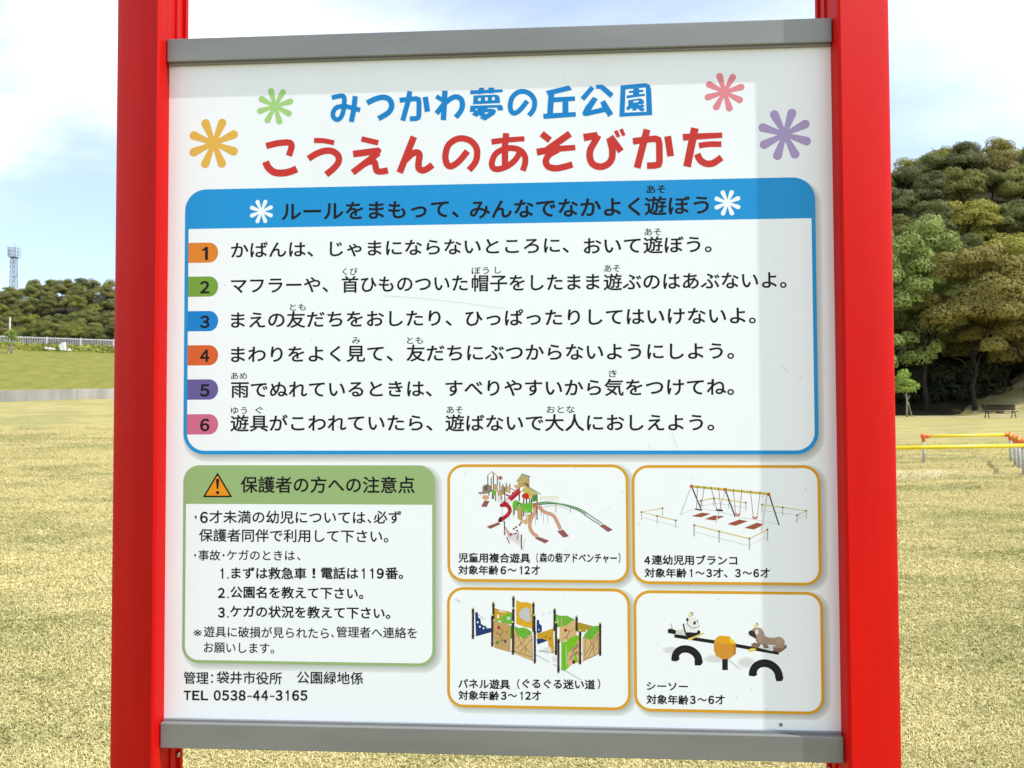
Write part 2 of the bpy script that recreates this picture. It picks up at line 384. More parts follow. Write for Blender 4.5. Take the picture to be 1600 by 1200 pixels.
def tree(loc, crown, trunk, col, sc, crown_z, group, rz=None, label=None):
    r = empty('forest_tree', loc, random.uniform(0, 6.28) if rz is None else rz); r.scale = (sc, sc, sc*random.uniform(.9, 1.1))
    c = link('crown', crown, r, (0, 0, crown_z)); c.color = col
    link('trunk', trunk, r, (0, 0, -.6))
    tag(r, label, 'tree', group); return r
random.seed(5)
# right hillside, rows going up
rowname = ["along the foot of the right hill", "in the second row up the right hill", "in the third row up the right hill", "in the fourth row up the right hill",
           "in the fifth row up the right hill", "in the sixth row up the right hill", "in the seventh row up the right hill", "in the eighth row up the right hill", "on the crest of the right hill"]
ROWS = [62.5, 67.5, 73, 79, 85.5, 92.5, 100, 108, 116.5]
for ri, Y in enumerate(ROWS):
    t = .335 + (ri % 2)*.028; n = 0
    while t < .80:
        y = Y + random.uniform(-1.2, 1.2); x = t*y
        z = float(hill_r(x, y)*sstep(.02, .3, t)); ci = random.choice([0, 1, 2, 3, 4, 0, 2]); col = OLIVE[ci]; cn = CN[ci]; cm = random.choice(CR); sc = random.uniform(.78, 1.02); cz = 1.2
        if ri == 0:
            if .47 < t < .555: col = LIGHT; cn = 'fresh light green'; cm = CRL[0]; sc = 1.15; cz = 4.0
            elif t >= .575: col = BROWN; cn = 'big brown-tinged'; cm = random.choice(CRB); sc = 1.05; cz = 4.6
            else: sc = 1.15; cz = 2.8
        elif ri == 1:
            if .48 < t < .56: col = LIGHT; cn = 'light green'; cm = CRL[1]; sc = 1.2; cz = 3.4
            elif t >= .6: col = OLIVE[2]; cn = 'tall brownish'; cm = CRB[1]; sc = .95; cz = 2.6
        elif random.random() < .17: col = YEL; cn = 'bright yellow-green'
        elif random.random() < .15: col = DARK; cn = 'dark green'
        v = random.uniform(.85, 1.12); col = (col[0]*v, col[1]*v, col[2]*v, 1)
        tree((x, y, z-.2), cm, random.choice(TR), col, sc, cz, 'trees on the right hillside',
             label=f"{cn} evergreen tree {rowname[ri]}, {ORD[n]} from the left")
        n += 1; t += random.uniform(3.9, 4.9)/y
# low undergrowth at the hill's foot, leaves coloured near black as canopy shade
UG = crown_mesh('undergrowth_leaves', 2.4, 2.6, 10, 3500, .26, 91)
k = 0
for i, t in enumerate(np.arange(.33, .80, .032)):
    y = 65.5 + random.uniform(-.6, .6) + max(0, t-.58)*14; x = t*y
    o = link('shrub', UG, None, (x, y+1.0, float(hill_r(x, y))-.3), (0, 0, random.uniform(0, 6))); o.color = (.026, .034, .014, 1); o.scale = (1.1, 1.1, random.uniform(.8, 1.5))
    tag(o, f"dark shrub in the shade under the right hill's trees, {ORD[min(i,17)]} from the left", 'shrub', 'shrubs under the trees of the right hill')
# left forest
SC_L = 1.12
for ri, (Y, base_off) in enumerate([(180, 0), (188, 0), (197, 0), (207, 0), (218, 0), (230, 0)]):
    t = -.80 + (ri % 2)*.018; n = 0
    names = ['in the front row behind the white fence', 'in the second row behind the white fence', 'in the third row of the left wood', 'in the fourth row of the left wood', 'in the fifth row of the left wood', 'on the skyline of the left wood']
    while t < -.37:
        y = Y + random.uniform(-2.5, 2.5); x = t*y; ci = random.choice([0, 1, 2, 0, 4, 2]); v = random.uniform(.85, 1.12)*.9
        col = (OLIVE[ci][0]*v*.92, OLIVE[ci][1]*v, OLIVE[ci][2]*v, 1)
        z = float(hill_l(x, y))
        tree((x, y, z-.3), random.choice(CR), random.choice(TR), col, random.uniform(.78, 1.0)*.84, random.choice([1.6, 2.2, 3.0]) if ri == 0 else 1.2, 'trees of the left wood',
             label=f"{CN[ci]} tree {names[ri]}, {ORD[n]} from the left")
        n += 1; t += random.uniform(3.6, 4.8)/y
# the part of the left wood that the signboard hides: one mass of foliage
small = crown_mesh('c', 3.9, 5.6, 12, 3200, .55, 77, (.36, .55)); cv = np.zeros(len(small.vertices)*3, np.float32); small.vertices.foreach_get('co', cv); cv = cv.reshape(-1, 3)
tn = np.zeros(len(small.polygons), np.float32); small.attributes['tone'].data.foreach_get('value', tn); bpy.data.meshes.remove(small); g = np.random.default_rng(9); QQ = []
for Y in (182, 192, 203, 215, 228):
    t = -.365
    while t < -.06:
        a = g.uniform(0, 6.28); c_, s_ = math.cos(a), math.sin(a); x = t*Y; k = sstep(8, -10, x)
        QQ.append(np.stack([cv[:, 0]*c_-cv[:, 1]*s_+x, cv[:, 0]*s_+cv[:, 1]*c_+Y+g.uniform(-2, 2), cv[:, 2]+float(hill_l(x, Y))*float(k)+.6], 1)); t += g.uniform(4.2, 5.6)/Y
o = link('wood', quads('wood', np.concatenate(QQ), np.tile(tn, len(QQ)), M_LEAF)); o.color = (.185, .17, .052, 1)
tag(o, 'rest of the olive green wood on the left hill, behind the signboard', 'wood', kind='stuff')
QQ = []
for Y in ROWS:
    t = .06
    while t < .325:
        a = g.uniform(0, 6.28); c_, s_ = math.cos(a), math.sin(a); x = t*Y
        QQ.append(np.stack([cv[:, 0]*c_-cv[:, 1]*s_+x, cv[:, 0]*s_+cv[:, 1]*c_+Y+g.uniform(-1, 1), cv[:, 2]+float(hill_r(x, Y)*sstep(.02, .3, t))+1.0], 1)); t += g.uniform(3.8, 5.0)/Y
o = link('wood', quads('wood', np.concatenate(QQ), np.tile(tn, len(QQ)), M_LEAF)); o.color = (.185, .18, .052, 1)
tag(o, 'rest of the wood running down the left flank of the right hill, behind the signboard', 'wood', kind='stuff')
# distant wooded ridge closing the view between the two hills
mb_v = []; g = np.random.default_rng(8); n = 9000
th = g.uniform(-.45, .42, n); D = g.uniform(420, 470, n); hgt = 26+7*np.sin(th*9+1)+4*np.sin(th*23); zz_ = hgt*g.uniform(.0, 1, n)**.7+3*np.sin(th*150+g.uniform(0, .5, n))
P = np.stack([th*D, D+ (hgt-zz_)*-1.2, zz_], 1); Nn = g.normal(size=(n, 3)); Nn[:, 1] -= 1.2; Nn /= np.linalg.norm(Nn, axis=1)[:, None]
a = np.cross(Nn, g.normal(size=(n, 3))); a /= np.linalg.norm(a, axis=1)[:, None]; b = np.cross(Nn, a); h_ = g.uniform(1.5, 4, n)[:, None]
Q = np.stack([P-a*h_, P-b*h_*.8, P+a*h_, P+b*h_*.8], 1).reshape(-1, 3)
me = bpy.data.meshes.new('far_wood'); me.from_pydata(Q.tolist(), [], np.arange(4*n).reshape(-1, 4).tolist()); me.materials.append(M_LEAF)
a_ = me.attributes.new('tone', 'FLOAT', 'FACE'); a_.data.foreach_set('value', g.uniform(.2, .8, n).astype(np.float32))
o = link('far_wood', me); o.color = (.095, .11, .05, 1); tag(o, 'far wooded ridge on the horizon between the two hills', 'wood', kind='stuff')

# young tree on the lawn, right
def young_tree(loc, H, cr, ch, col, lab, stakes, seed, nleaf=1500, leaf=.16):
    r = empty('young_tree', loc); tag(r, lab, 'tree')
    c = link('crown', crown_mesh('crown', cr, ch, 14, nleaf, leaf, seed, (.42, .62)), r, (0, 0, H-ch*1.02)); c.color = col
    g = random.Random(seed); mb = MB()
    mb.tube([(0, 0, -.1), (.02, 0, H*.3), (-.02, .01, H*.6), (0, 0, H*.9)], [.075, .06, .045, .015], M_BARKL, 8)
    for i in range(4):
        aa = 1.6*i+.5; mb.tube([(0, 0, H*(.32+.08*i)), (math.cos(aa)*.35, math.sin(aa)*.3, H*(.45+.09*i))], [.03, .01], M_BARKL, 6)
    mb.build('trunk', r, True)
    for q in stakes:
        MB().tube([(q[0], q[1], -.1), (q[2], q[3], q[4])], .03, M_BARKL, 6).build('stake', r)
    return r
p = at(1417, 640, 53)
young_tree((p.x, 53, float(ground_z(p.x, 53))), 3.35, .92, 2.05, (0.24, 0.33, 0.055, 1), "young bright green tree standing alone before the dark wood at the right red post", [(.32, -.1, .08, 0, 1.1)], 31, 4200, .13)
p = at(17, 551, 59)

# ================================================================== LEFT: fence, hedge, posts, mast
M_WHITE = mat('white_paint', (.78, .78, .76), .5)
M_GALV = noise_mix(mat('galvanised_steel', (.5, .5, .5), .45, .5, .6), (0.42, 0.43, 0.44, 1), (0.55, 0.56, 0.57, 1), 14, 4)
fence = empty('guard_fence', (-41.3, 62, FZ0))
tag(fence, 'long white picket railing on the grass bank in front of the left wood', 'fence')
fd = Vector((.862, .507, 0))
def fp(s, z=0, off=0): return Vector((fd.x*s + .507*off, fd.y*s - .862*off, z))
post_me = MB().box((-.042, -.042, -.1), (.042, .042, 1.13), M_WHITE).mesh('post')
pk_me = MB().box((-.013, -.013, .14), (.013, .013, .98), M_WHITE).mesh('picket')
s0, s1, st = -19, 24, 2.46
npost = int((s1-s0)/st)
pickets = []
for i in range(npost+1):
    link('post', post_me, fence, fp(s0+i*st))
    if i < npost:
        a, c = s0+i*st+.08, s0+(i+1)*st-.08
        MB().tube([fp(a, 1.03), fp(c, 1.03)], .035, M_WHITE, 8).build('top_rail', fence)
        MB().tube([fp(a, .16), fp(c, .16)], .022, M_WHITE, 6).build('bottom_rail', fence)
        for k in range(19): pickets.append(fp(a+(c-a)*(k+.5)/19))
pickets.sort(key=lambda q: abs(q.x-3.4))
for q in pickets[:300]: link('picket', pk_me, fence, q)
mb = MB()
for q in pickets[300:]: mb.box((q.x-.016, q.y-.016, q.z+.14), (q.x+.016, q.y+.016, q.z+.98), M_WHITE)
if mb.v: o = mb.build('picket_row', fence); o['kind'] = 'stuff'

# clipped hedge at the fence foot: many leaf faces over a low bank
g = np.random.default_rng(4); n = 40000
ss = g.uniform(-19, 25, n); u = g.uniform(0, 1, n); ang = u*math.pi
rad = .46 + .04*np.sin(ss*2.1) + .03*np.sin(ss*5.3+1)
hx = .75 + np.cos(ang)*rad*1.0; hzv = np.sin(ang)*rad*1.15
P = np.stack([-41.3+fd.x*ss+.507*hx, 62+fd.y*ss-.862*hx, FZ0-.12+hzv], 1) + g.normal(size=(n, 3))*.05
Nn = np.stack([np.cos(ang)*.507, -np.cos(ang)*.862, np.sin(ang)], 1)+g.normal(size=(n, 3))*.5; Nn /= np.linalg.norm(Nn, axis=1)[:, None]
a = np.cross(Nn, g.normal(size=(n, 3))); a /= np.linalg.norm(a, axis=1)[:, None]; b = np.cross(Nn, a); h_ = g.uniform(.06, .13, n)[:, None]
Q = np.stack([P-a*h_, P-b*h_*.8, P+a*h_, P+b*h_*.8], 1).reshape(-1, 3)
me = bpy.data.meshes.new('hedge'); me.from_pydata(Q.tolist(), [], np.arange(4*n).reshape(-1, 4).tolist()); me.materials.append(M_LEAF)
a_ = me.attributes.new('tone', 'FLOAT', 'FACE'); a_.data.foreach_set('value', np.clip(.5+.25*np.sin(ss*1.3)+g.normal(size=n)*.15, 0, 1).astype(np.float32))
o = link('hedge', me); o.color = (.24, .255, .05, 1); tag(o, 'low clipped yellow-green hedge at the foot of the white railing', 'hedge')

# young staked tree at the far left, white pole beside it, white stone block and pale stones
Yt = 58; pt = at(17, 553, Yt)
young_tree((pt.x, Yt, pt.z), 2.0, .46, 1.15, (0.20, 0.27, .05, 1), "small staked sapling on the grass bank in front of the white railing", [(-.35, 0, -.05, 0, .75), (.35, 0, .05, 0, .75), (0, -.3, 0, -.02, .7)], 33, 900, .12)
pp = at(15, 545, 63)
o = MB().tube([(0, 0, 0), (0, 0, 2.6)], .055, M_WHITE, 8).build('marker_pole', loc=(pp.x, 63, pp.z)); tag(o, 'thin white pole rising behind the staked sapling', 'pole')
pb = at(99, 546, 62)
mb = MB(); mb.add([(-.28, -.2, -.1), (.30, -.2, -.1), (.30, .2, -.1), (-.28, .2, -.1), (-.14, -.15, .62), (.27, -.15, .70), (.27, .15, .70), (-.14, .15, .62), (-.62, -.12, .40), (-.62, .12, .40)],
     [(0,3,2,1),(4,5,6,7),(0,1,5,4),(1,2,6,5),(2,3,7,6),(3,0,4,7),(4, 7, 9, 8), (4, 8, 0), (7, 3, 9), (8, 9, 3, 0)], M_WHITE)
o = mb.build('stone_monument', bevel=.03, loc=(pb.x, 62, pb.z)); o.scale = (.62, .62, .85); tag(o, 'small white slanted block standing at the hedge near the white railing', 'block')
for i, q in enumerate([(72, 545), (78, 546), (84, 546.5), (108, 548)]):
    p_ = at(q[0], q[1], 61.8); mb = MB().ball((0, 0, .05), .11+.03*(i % 2), M_WHITE, 8, 5, (1.3, 1, .8))
    o = mb.build('pale_stone', loc=p_); tag(o, ['leftmost pale stone by the hedge', 'second pale stone by the hedge from the left', 'third pale stone, nearest the white block on its left', 'pale stone just right of the white block'][i]+' on the bank', 'stone', 'pale stones along the hedge')

# lattice mast
M_PANELG = mat('grey_antenna_plastic', (.42, .44, .46), .6)
M_GALV = noise_mix(mat('weathered_galvanised_steel', (.3, .32, .35), .6, .3), (0.22, 0.24, 0.27, 1), (0.30, 0.325, 0.36, 1), 4, 3)
mast = empty('antenna_mast', at(21, 470, 262)); tag(mast, 'tall grey lattice antenna mast rising above the left wood', 'mast')
b0 = at(21, 470, 262); Ht = at(21, 402, 262).z - b0.z
for sx_, sy_ in ((-1, -1), (1, -1), (1, 1), (-1, 1)):
    MB().tube([(sx_*.95, sy_*.95, -2), (sx_*.72, sy_*.72, Ht)], .10, M_GALV, 6).build('leg', mast)
mb = MB(); nseg = 9
for i in range(nseg):
    z0, z1 = Ht*i/nseg, Ht*(i+1)/nseg; r0 = .95-.23*i/nseg; r1 = .95-.23*(i+1)/nseg
    for a, c in (((-1, -1), (1, -1)), ((1, -1), (1, 1)), ((1, 1), (-1, 1)), ((-1, 1), (-1, -1))):
        mb.tube([(a[0]*r0, a[1]*r0, z0), (c[0]*r1, c[1]*r1, z1)], .055, M_GALV, 5); mb.tube([(c[0]*r0, c[1]*r0, z0), (a[0]*r1, a[1]*r1, z1)], .055, M_GALV, 5)
        mb.tube([(a[0]*r1, a[1]*r1, z1), (c[0]*r1, c[1]*r1, z1)], .055, M_GALV, 5)
mb.build('bracing', mast)
mb = MB().box((-1.3, -1.3, Ht-.1), (1.3, 1.3, Ht+.1), M_GALV); mb.build('platform', mast)
for sx_, sy_ in ((-1.15, -1.1), (-.45, -1.25), (.45, -1.25), (1.2, -1.0), (1.25, .3), (-1.25, .3)):
    MB().box((sx_-.2, sy_-.12, Ht+.25), (sx_+.2, sy_+.12, Ht+3.1), M_PANELG).build('antenna_panel', mast, bevel=.04, seg=1)
mb = MB()
for z in (.9, 2.0, 3.2): mb.tube([(-1.4, -1.4, Ht+z), (1.4, -1.4, Ht+z), (1.4, 1.4, Ht+z), (-1.4, 1.4, Ht+z), (-1.4, -1.4, Ht+z)], .07, M_GALV, 5)
for q in ((-1.4, -1.4), (1.4, -1.4), (1.4, 1.4), (-1.4, 1.4)): mb.tube([(q[0], q[1], Ht), (q[0], q[1], Ht+3.3)], .06, M_GALV, 5)
mb.build('railing', mast)
MB().tube([(.2, 0, Ht), (.2, 0, Ht+5)], .07, M_GALV, 5).build('lightning_rod', mast)
MB().tube([(1.0, -1.0, Ht*.55), (1.9, -1.2, Ht*.55), (1.9, -1.2, Ht*.55+1.4)], .12, M_GALV, 6).build('bracket', mast)

# ================================================================== RIGHT: barrier, bench
M_WHITE.node_tree.nodes['Principled BSDF'].inputs['Base Color'].default_value = (.66, .66, .65, 1)
M_YEL = noise_mix(mat('yellow_paint', (.75, .55, .01), .35), (0.80, 0.62, 0.010, 1), (0.72, 0.52, 0.012, 1), 3, 4)
M_ORG = mat('orange_plastic', (.72, .13, .02), .4)
M_STEEL = noise_mix(mat('grey_steel_post', (.35, .36, .37), .45), (0.30, 0.31, 0.32, 1), (0.40, 0.41, 0.42, 1), 8, 4)
def barrier(pts, label, hgt=.62):
    b = empty('swing_barrier', (pts[0][0], pts[0][1], float(ground_z(*pts[0])))); tag(b, label, 'barrier', 'swing barriers on the lawn')
    o = b.location
    tops = []
    for (x, y) in pts:
        z = float(ground_z(x, y)); tops.append(Vector((x, y, z+hgt))-o)
        MB().tube([Vector((x, y, z-.15))-o, Vector((x, y, z+hgt-.03))-o], .029, M_STEEL, 10).build('post', b, True)
    for t_ in tops:
        c = MB().ball(t_, .062, M_ORG, 12, 8, (1, 1, 1.05)); c.tube([t_-Vector((0, 0, .12)), t_], .042, M_ORG, 10); c.build('joint', b, True)
    for a, c in zip(tops[:-1], tops[1:]):
        d = (c-a).normalized()
        MB().tube([a+d*.05, c-d*.05], .034, M_YEL, 12).build('rail', b, True)
        MB().tube([a+d*.045, a+d*.13], .045, M_ORG, 10).tube([c-d*.13, c-d*.045], .045, M_ORG, 10).build('rail_sleeve', b, True)
dB = 18.0
PL = at(1443, 700, dB); PR = at(1579, 700, dB)
side = [(PR.x, dB)] + [(at(px, 700, y_).x, y_) for px, y_ in ((1585.5, 16.9), (1591.5, 15.7), (1598.5, 14.5))]
barrier([(PL.x, dB)] + side, 'corner barrier of yellow rails whose grey posts run back to the farther rail')
aN = at(1330, 700, 12.7); bN = at(1500, 700, 12.9); cN = at(1690, 700, 13.1)
barrier([(aN.x, 12.7), (cN.x, 13.1)], 'nearest straight yellow barrier rail, emerging from behind the right red post')

M_WOOD = noise_mix(mat('dark_wood', (.07, .05, .045), .9, .1), (0.014, 0.009, 0.007, 1), (0.030, 0.019, 0.015, 1), 5, 5, stretch=(.3, 4, 4))
M_IRON = mat('black_iron', (.03, .03, .032), .5)
pbn = at(1562, 640, 50); bz = float(ground_z(pbn.x, 50))
bench = empty('park_bench', (pbn.x, 50, bz), math.radians(-12)); tag(bench, 'dark brown wooden park bench on iron legs at the foot of the earth slope', 'bench')
for i in range(4): MB().box((-.98, -.36+.115*i, .40), (.98, -.26+.115*i, .44), M_WOOD).build('seat_slat', bench, bevel=.006, seg=1)
for i in range(4):
    z = .50+.095*i; y = .12+.028*i
    MB().box((-.98, y, z), (.98, y+.035, z+.082), M_WOOD).build('back_slat', bench, bevel=.006, seg=1)
for sx_ in (-.78, .78):
    MB().tube([(sx_, -.42, -.02), (sx_, -.28, .38), (sx_, .10, .39), (sx_, .23, .86)], .032, M_IRON, 6).tube([(sx_, .28, -.02), (sx_, .08, .38)], .032, M_IRON, 6).build('leg', bench)
MB().tube([(-1.06, -.34, .44), (-1.06, -.34, .62), (-1.06, .1, .62)], .025, M_IRON, 6).build('armrest', bench)
MB().tube([(-.78, -.05, .30), (.78, -.05, .30)], .02, M_IRON, 6).box((-.18, -.2, .30), (.18, .1, .385), M_IRON).build('brace', bench)

# pale gravel path along the wood's edge
M_PATH = noise_mix(mat('pale_gravel', (.5, .46, .38), .95, .1), (0.42, 0.38, 0.30, 1), (0.58, 0.53, 0.44, 1), 6, 6)
V = []; npth = 40
for i in range(npth+1):
    x = 14+26*i/npth; y = 54.4 + .5*math.sin(x*.3)
    for dyy in (-.5, .5): V.append((x, y+dyy, float(ground_z(x, y+dyy))+.012))
me = MB().add(V, [(2*i, 2*i+2, 2*i+3, 2*i+1) for i in range(npth)], M_PATH).mesh('footpath'); tag(link('footpath', me), kind='structure')

# ================================================================== NEAR GRASS BLADES
def blades(n, ymin, ymax, tmin, tmax, seed, L0=.0145, keep=None):
    g = np.random.default_rng(seed)
    # density falling with distance
    y = ymin*(ymax/ymin)**(g.uniform(0, 1, n)**1.5); t = g.uniform(tmin, tmax, n); x = t*y
    z = ground_z(x, y)
    L = L0*g.uniform(.5, 1.6, n)*(y/ymin)**.45; wd = (.0013)*g.uniform(.7, 1.5, n)*(y/ymin)**.6
    a = g.uniform(0, 2*np.pi, n); el = np.where(g.random(n) < .72, g.uniform(.05, .55, n), g.uniform(.5, 1.3, n))
    d = np.stack([np.cos(a)*np.cos(el), np.sin(a)*np.cos(el), np.sin(el)], 1)
    sidev = np.stack([-np.sin(a), np.cos(a), g.uniform(-.4, .4, n)], 1); sidev /= np.linalg.norm(sidev, axis=1)[:, None]
    p0 = np.stack([x, y, z-.002+g.uniform(0, .012, n)], 1)
    p1 = p0 + d*L[:, None]*.55; p2 = p1 + (d*np.array([1, 1, .2])+g.normal(size=(n, 3))*.25)*L[:, None]*.45
    sw = sidev*wd[:, None]
    Q = np.stack([p0-sw*.7, p0+sw*.7, p1+sw, p1-sw, p2], 1).reshape(-1, 3)
    return Q, np.clip(.5 + g.normal(0, .24, n)*np.clip(1.15-y/17, .15, 1), 0, 1)
parts = [blades(330000, 2.6, 26, .44, .74, 21), blades(330000, 2.6, 26, -.74, -.42, 22), blades(200000, 2.5, 14, -.42, .44, 23)]
o = link('dry_grass', quads('dry_grass', np.concatenate([q[0] for q in parts]), np.concatenate([q[1] for q in parts]), M_BLADE, True))
tag(o, 'dry straw-coloured turf grass covering the foreground lawn', 'grass', kind='stuff')

# ================================================================== THE SIGNBOARD
sgn_org_cam = TB; so_w = C2W @ TB + np.array([0, 0, CAM_H])
zg = float(ground_z(so_w[0], so_w[1]))
PC = so_w[2]-zg                                  # height of panel centre above ground
sign = empty('signboard', (so_w[0], so_w[1], zg), yaw)
tag(sign, 'large white playground rules signboard with grey rails between two red posts', 'signboard')
# local frame: x right along panel, y away from viewer, z up; panel centre at (0,0,PC)
def bd(px, py):
    """photo pixel -> position on the panel face (x right, z up from panel centre)"""
    d = np.array([(px-800)/F, (py-600)/F, 1.0]); n = RB[:, 2]
    k = n.dot(TB)/n.dot(d); q = RB.T @ (d*k - TB); return q[0], -q[1]

def paint(name, base, rough=.3, var=.06, bump=.0):
    m = mat(name, base, rough, .4); c2 = tuple(v*(1-var) for v in base[:3])+(1,)
    noise_mix(m, base if len(base) == 4 else (*base, 1), c2, 4.0, 6, .35, .65, bump=bump, bump_scale=160)
    return m
M_RED = noise_mix(mat('red_paint', (0.52, 0.0045, 0.003, 1), .42), (0.545, 0.0045, 0.0025, 1), (0.43, 0.003, 0.002, 1), 9, 7, .3, .72, stretch=(1, 1, .13), bump=.03, bump_scale=60); M_RED.node_tree.nodes['Principled BSDF'].inputs['Specular IOR Level'].default_value = .09
M_PANEL = paint('white_panel', (0.78, 0.825, 0.865, 1), .30, .035)
M_RAIL = noise_mix(mat('grey_aluminium', (.3, .3, .3), .42, .5, .25), (0.185, 0.192, 0.190, 1), (0.245, 0.25, 0.245, 1), 3, 8, .35, .68, stretch=(.7, 1, 4))
M_RED.node_tree.nodes['Principled BSDF'].inputs['Specular IOR Level'].default_value = .12; M_RED.node_tree.nodes['Principled BSDF'].inputs['Roughness'].default_value = .5
M_SCREW = mat('screw_steel', (.5, .5, .5), .35, .5, .9)
M_EDGE = mat('panel_core', (.45, .45, .44), .6)

panel = empty  # placeholder name reuse avoided below
hx, hz_ = PW/2+.006, PH/2+.012
pnl = MB().box((-hx, 0, PC-hz_), (hx, .004, PC+hz_), M_PANEL).build('panel', sign)

def post_mesh(sd):
    # plan outline (x outward from the panel edge, y depth), mirrored with sd
    pts = [(0, .062), (0, .040), (-.0, .0), (0, -.030)]
    # rounded front inner corner
    c = (.007, -.030); r = .007
    for k in range(1, 6):
        a = math.pi + k*(math.pi/2-.36)/5; pts.append((c[0]+r*math.cos(a), c[1]+r*math.sin(a)))
    p0 = pts[-1]; p1 = (.097, -.0015)
    for k in range(1, 9):
        u = k/8; pts.append((p0[0]+(p1[0]-p0[0])*u, p0[1]+(p1[1]-p0[1])*u - .0045*math.sin(math.pi*u)*.8))
    pts += [(.101, .002), (.103, .008), (.103, .056), (.097, .062)]
    n = len(pts); z0, z1 = -.4, PC+PH/2+.62
    vs = [(sd*(PW/2+p[0]), p[1], z) for z in (z0, z1) for p in pts]
    fs = [(i, (i+1) % n, n+(i+1) % n, n+i) for i in range(n)] + [tuple(range(n)), tuple(range(2*n-1, n-1, -1))]
    if sd < 0: fs = [tuple(reversed(q)) for q in fs]
    mb = MB().add(vs, fs, M_RED); me = mb.mesh('post', True)
    bm = bmesh.new(); bm.from_mesh(me); bmesh.ops.recalc_face_normals(bm, faces=bm.faces)
    for e in bm.edges:
        if len(e.link_faces) == 2 and e.calc_face_angle() > .6: e.smooth = False
    bm.to_mesh(me); bm.free()
    return me
for sd in (-1, 1):
    po = link('post', post_mesh(sd), sign)
    # rear inner channel strip fixed to the post's inner side, seen above and below the board
    x0 = sd*(PW/2); 
    for z0, z1 in ((PC+PH/2+.052, PC+PH/2+.60), (-.3, PC-PH/2-.052)):
        MB().box((min(x0, x0-sd*.0035), .020, z0), (max(x0, x0-sd*.0035), .036, z1), M_RED).box((min(x0, x0-sd*.006), .050, z0), (max(x0, x0-sd*.006), .060, z1), M_RED).build('channel_strip', po)
    for z in (PC-PH/2-.085,):
        MB().tube([(x0-sd*.0035, .045, z), (x0-sd*.006, .045, z)], .0045, M_SCREW, 12).build('screw', po)

def rail(name, zc, h, y0, y1, lip):
    mb = MB(); x = PW/2-.0015
    mb.box((-x, y0, zc-h/2), (x, y1, zc+h/2), M_RAIL)
    o = mb.build(name, sign, bevel=.0016, seg=2)
    return o
RT = .0405
# top rail: its lower front edge meets the panel top, bottom rail the panel bottom
zt0, zt1 = PC+PH/2+.0015, PC+PH/2+.0015+.043
rt = rail('top_rail', (zt0+zt1)/2, zt1-zt0, -.0125, .014, 0)
MB().box((-PW/2+.002, -.0065, zt0-.0032), (PW/2-.002, .0, zt0-.0002), M_RAIL).build('lower_lip', rt)
zb1 = PC-PH/2-.0012; zb0 = zb1-.0445
rb = rail('bottom_rail', (zb0+zb1)/2, zb1-zb0, -.0165, .014, 0)
MB().box((-PW/2+.002, -.0065, zb1+.0002), (PW/2-.002, .0, zb1+.0030), M_RAIL).build('upper_lip', rb)

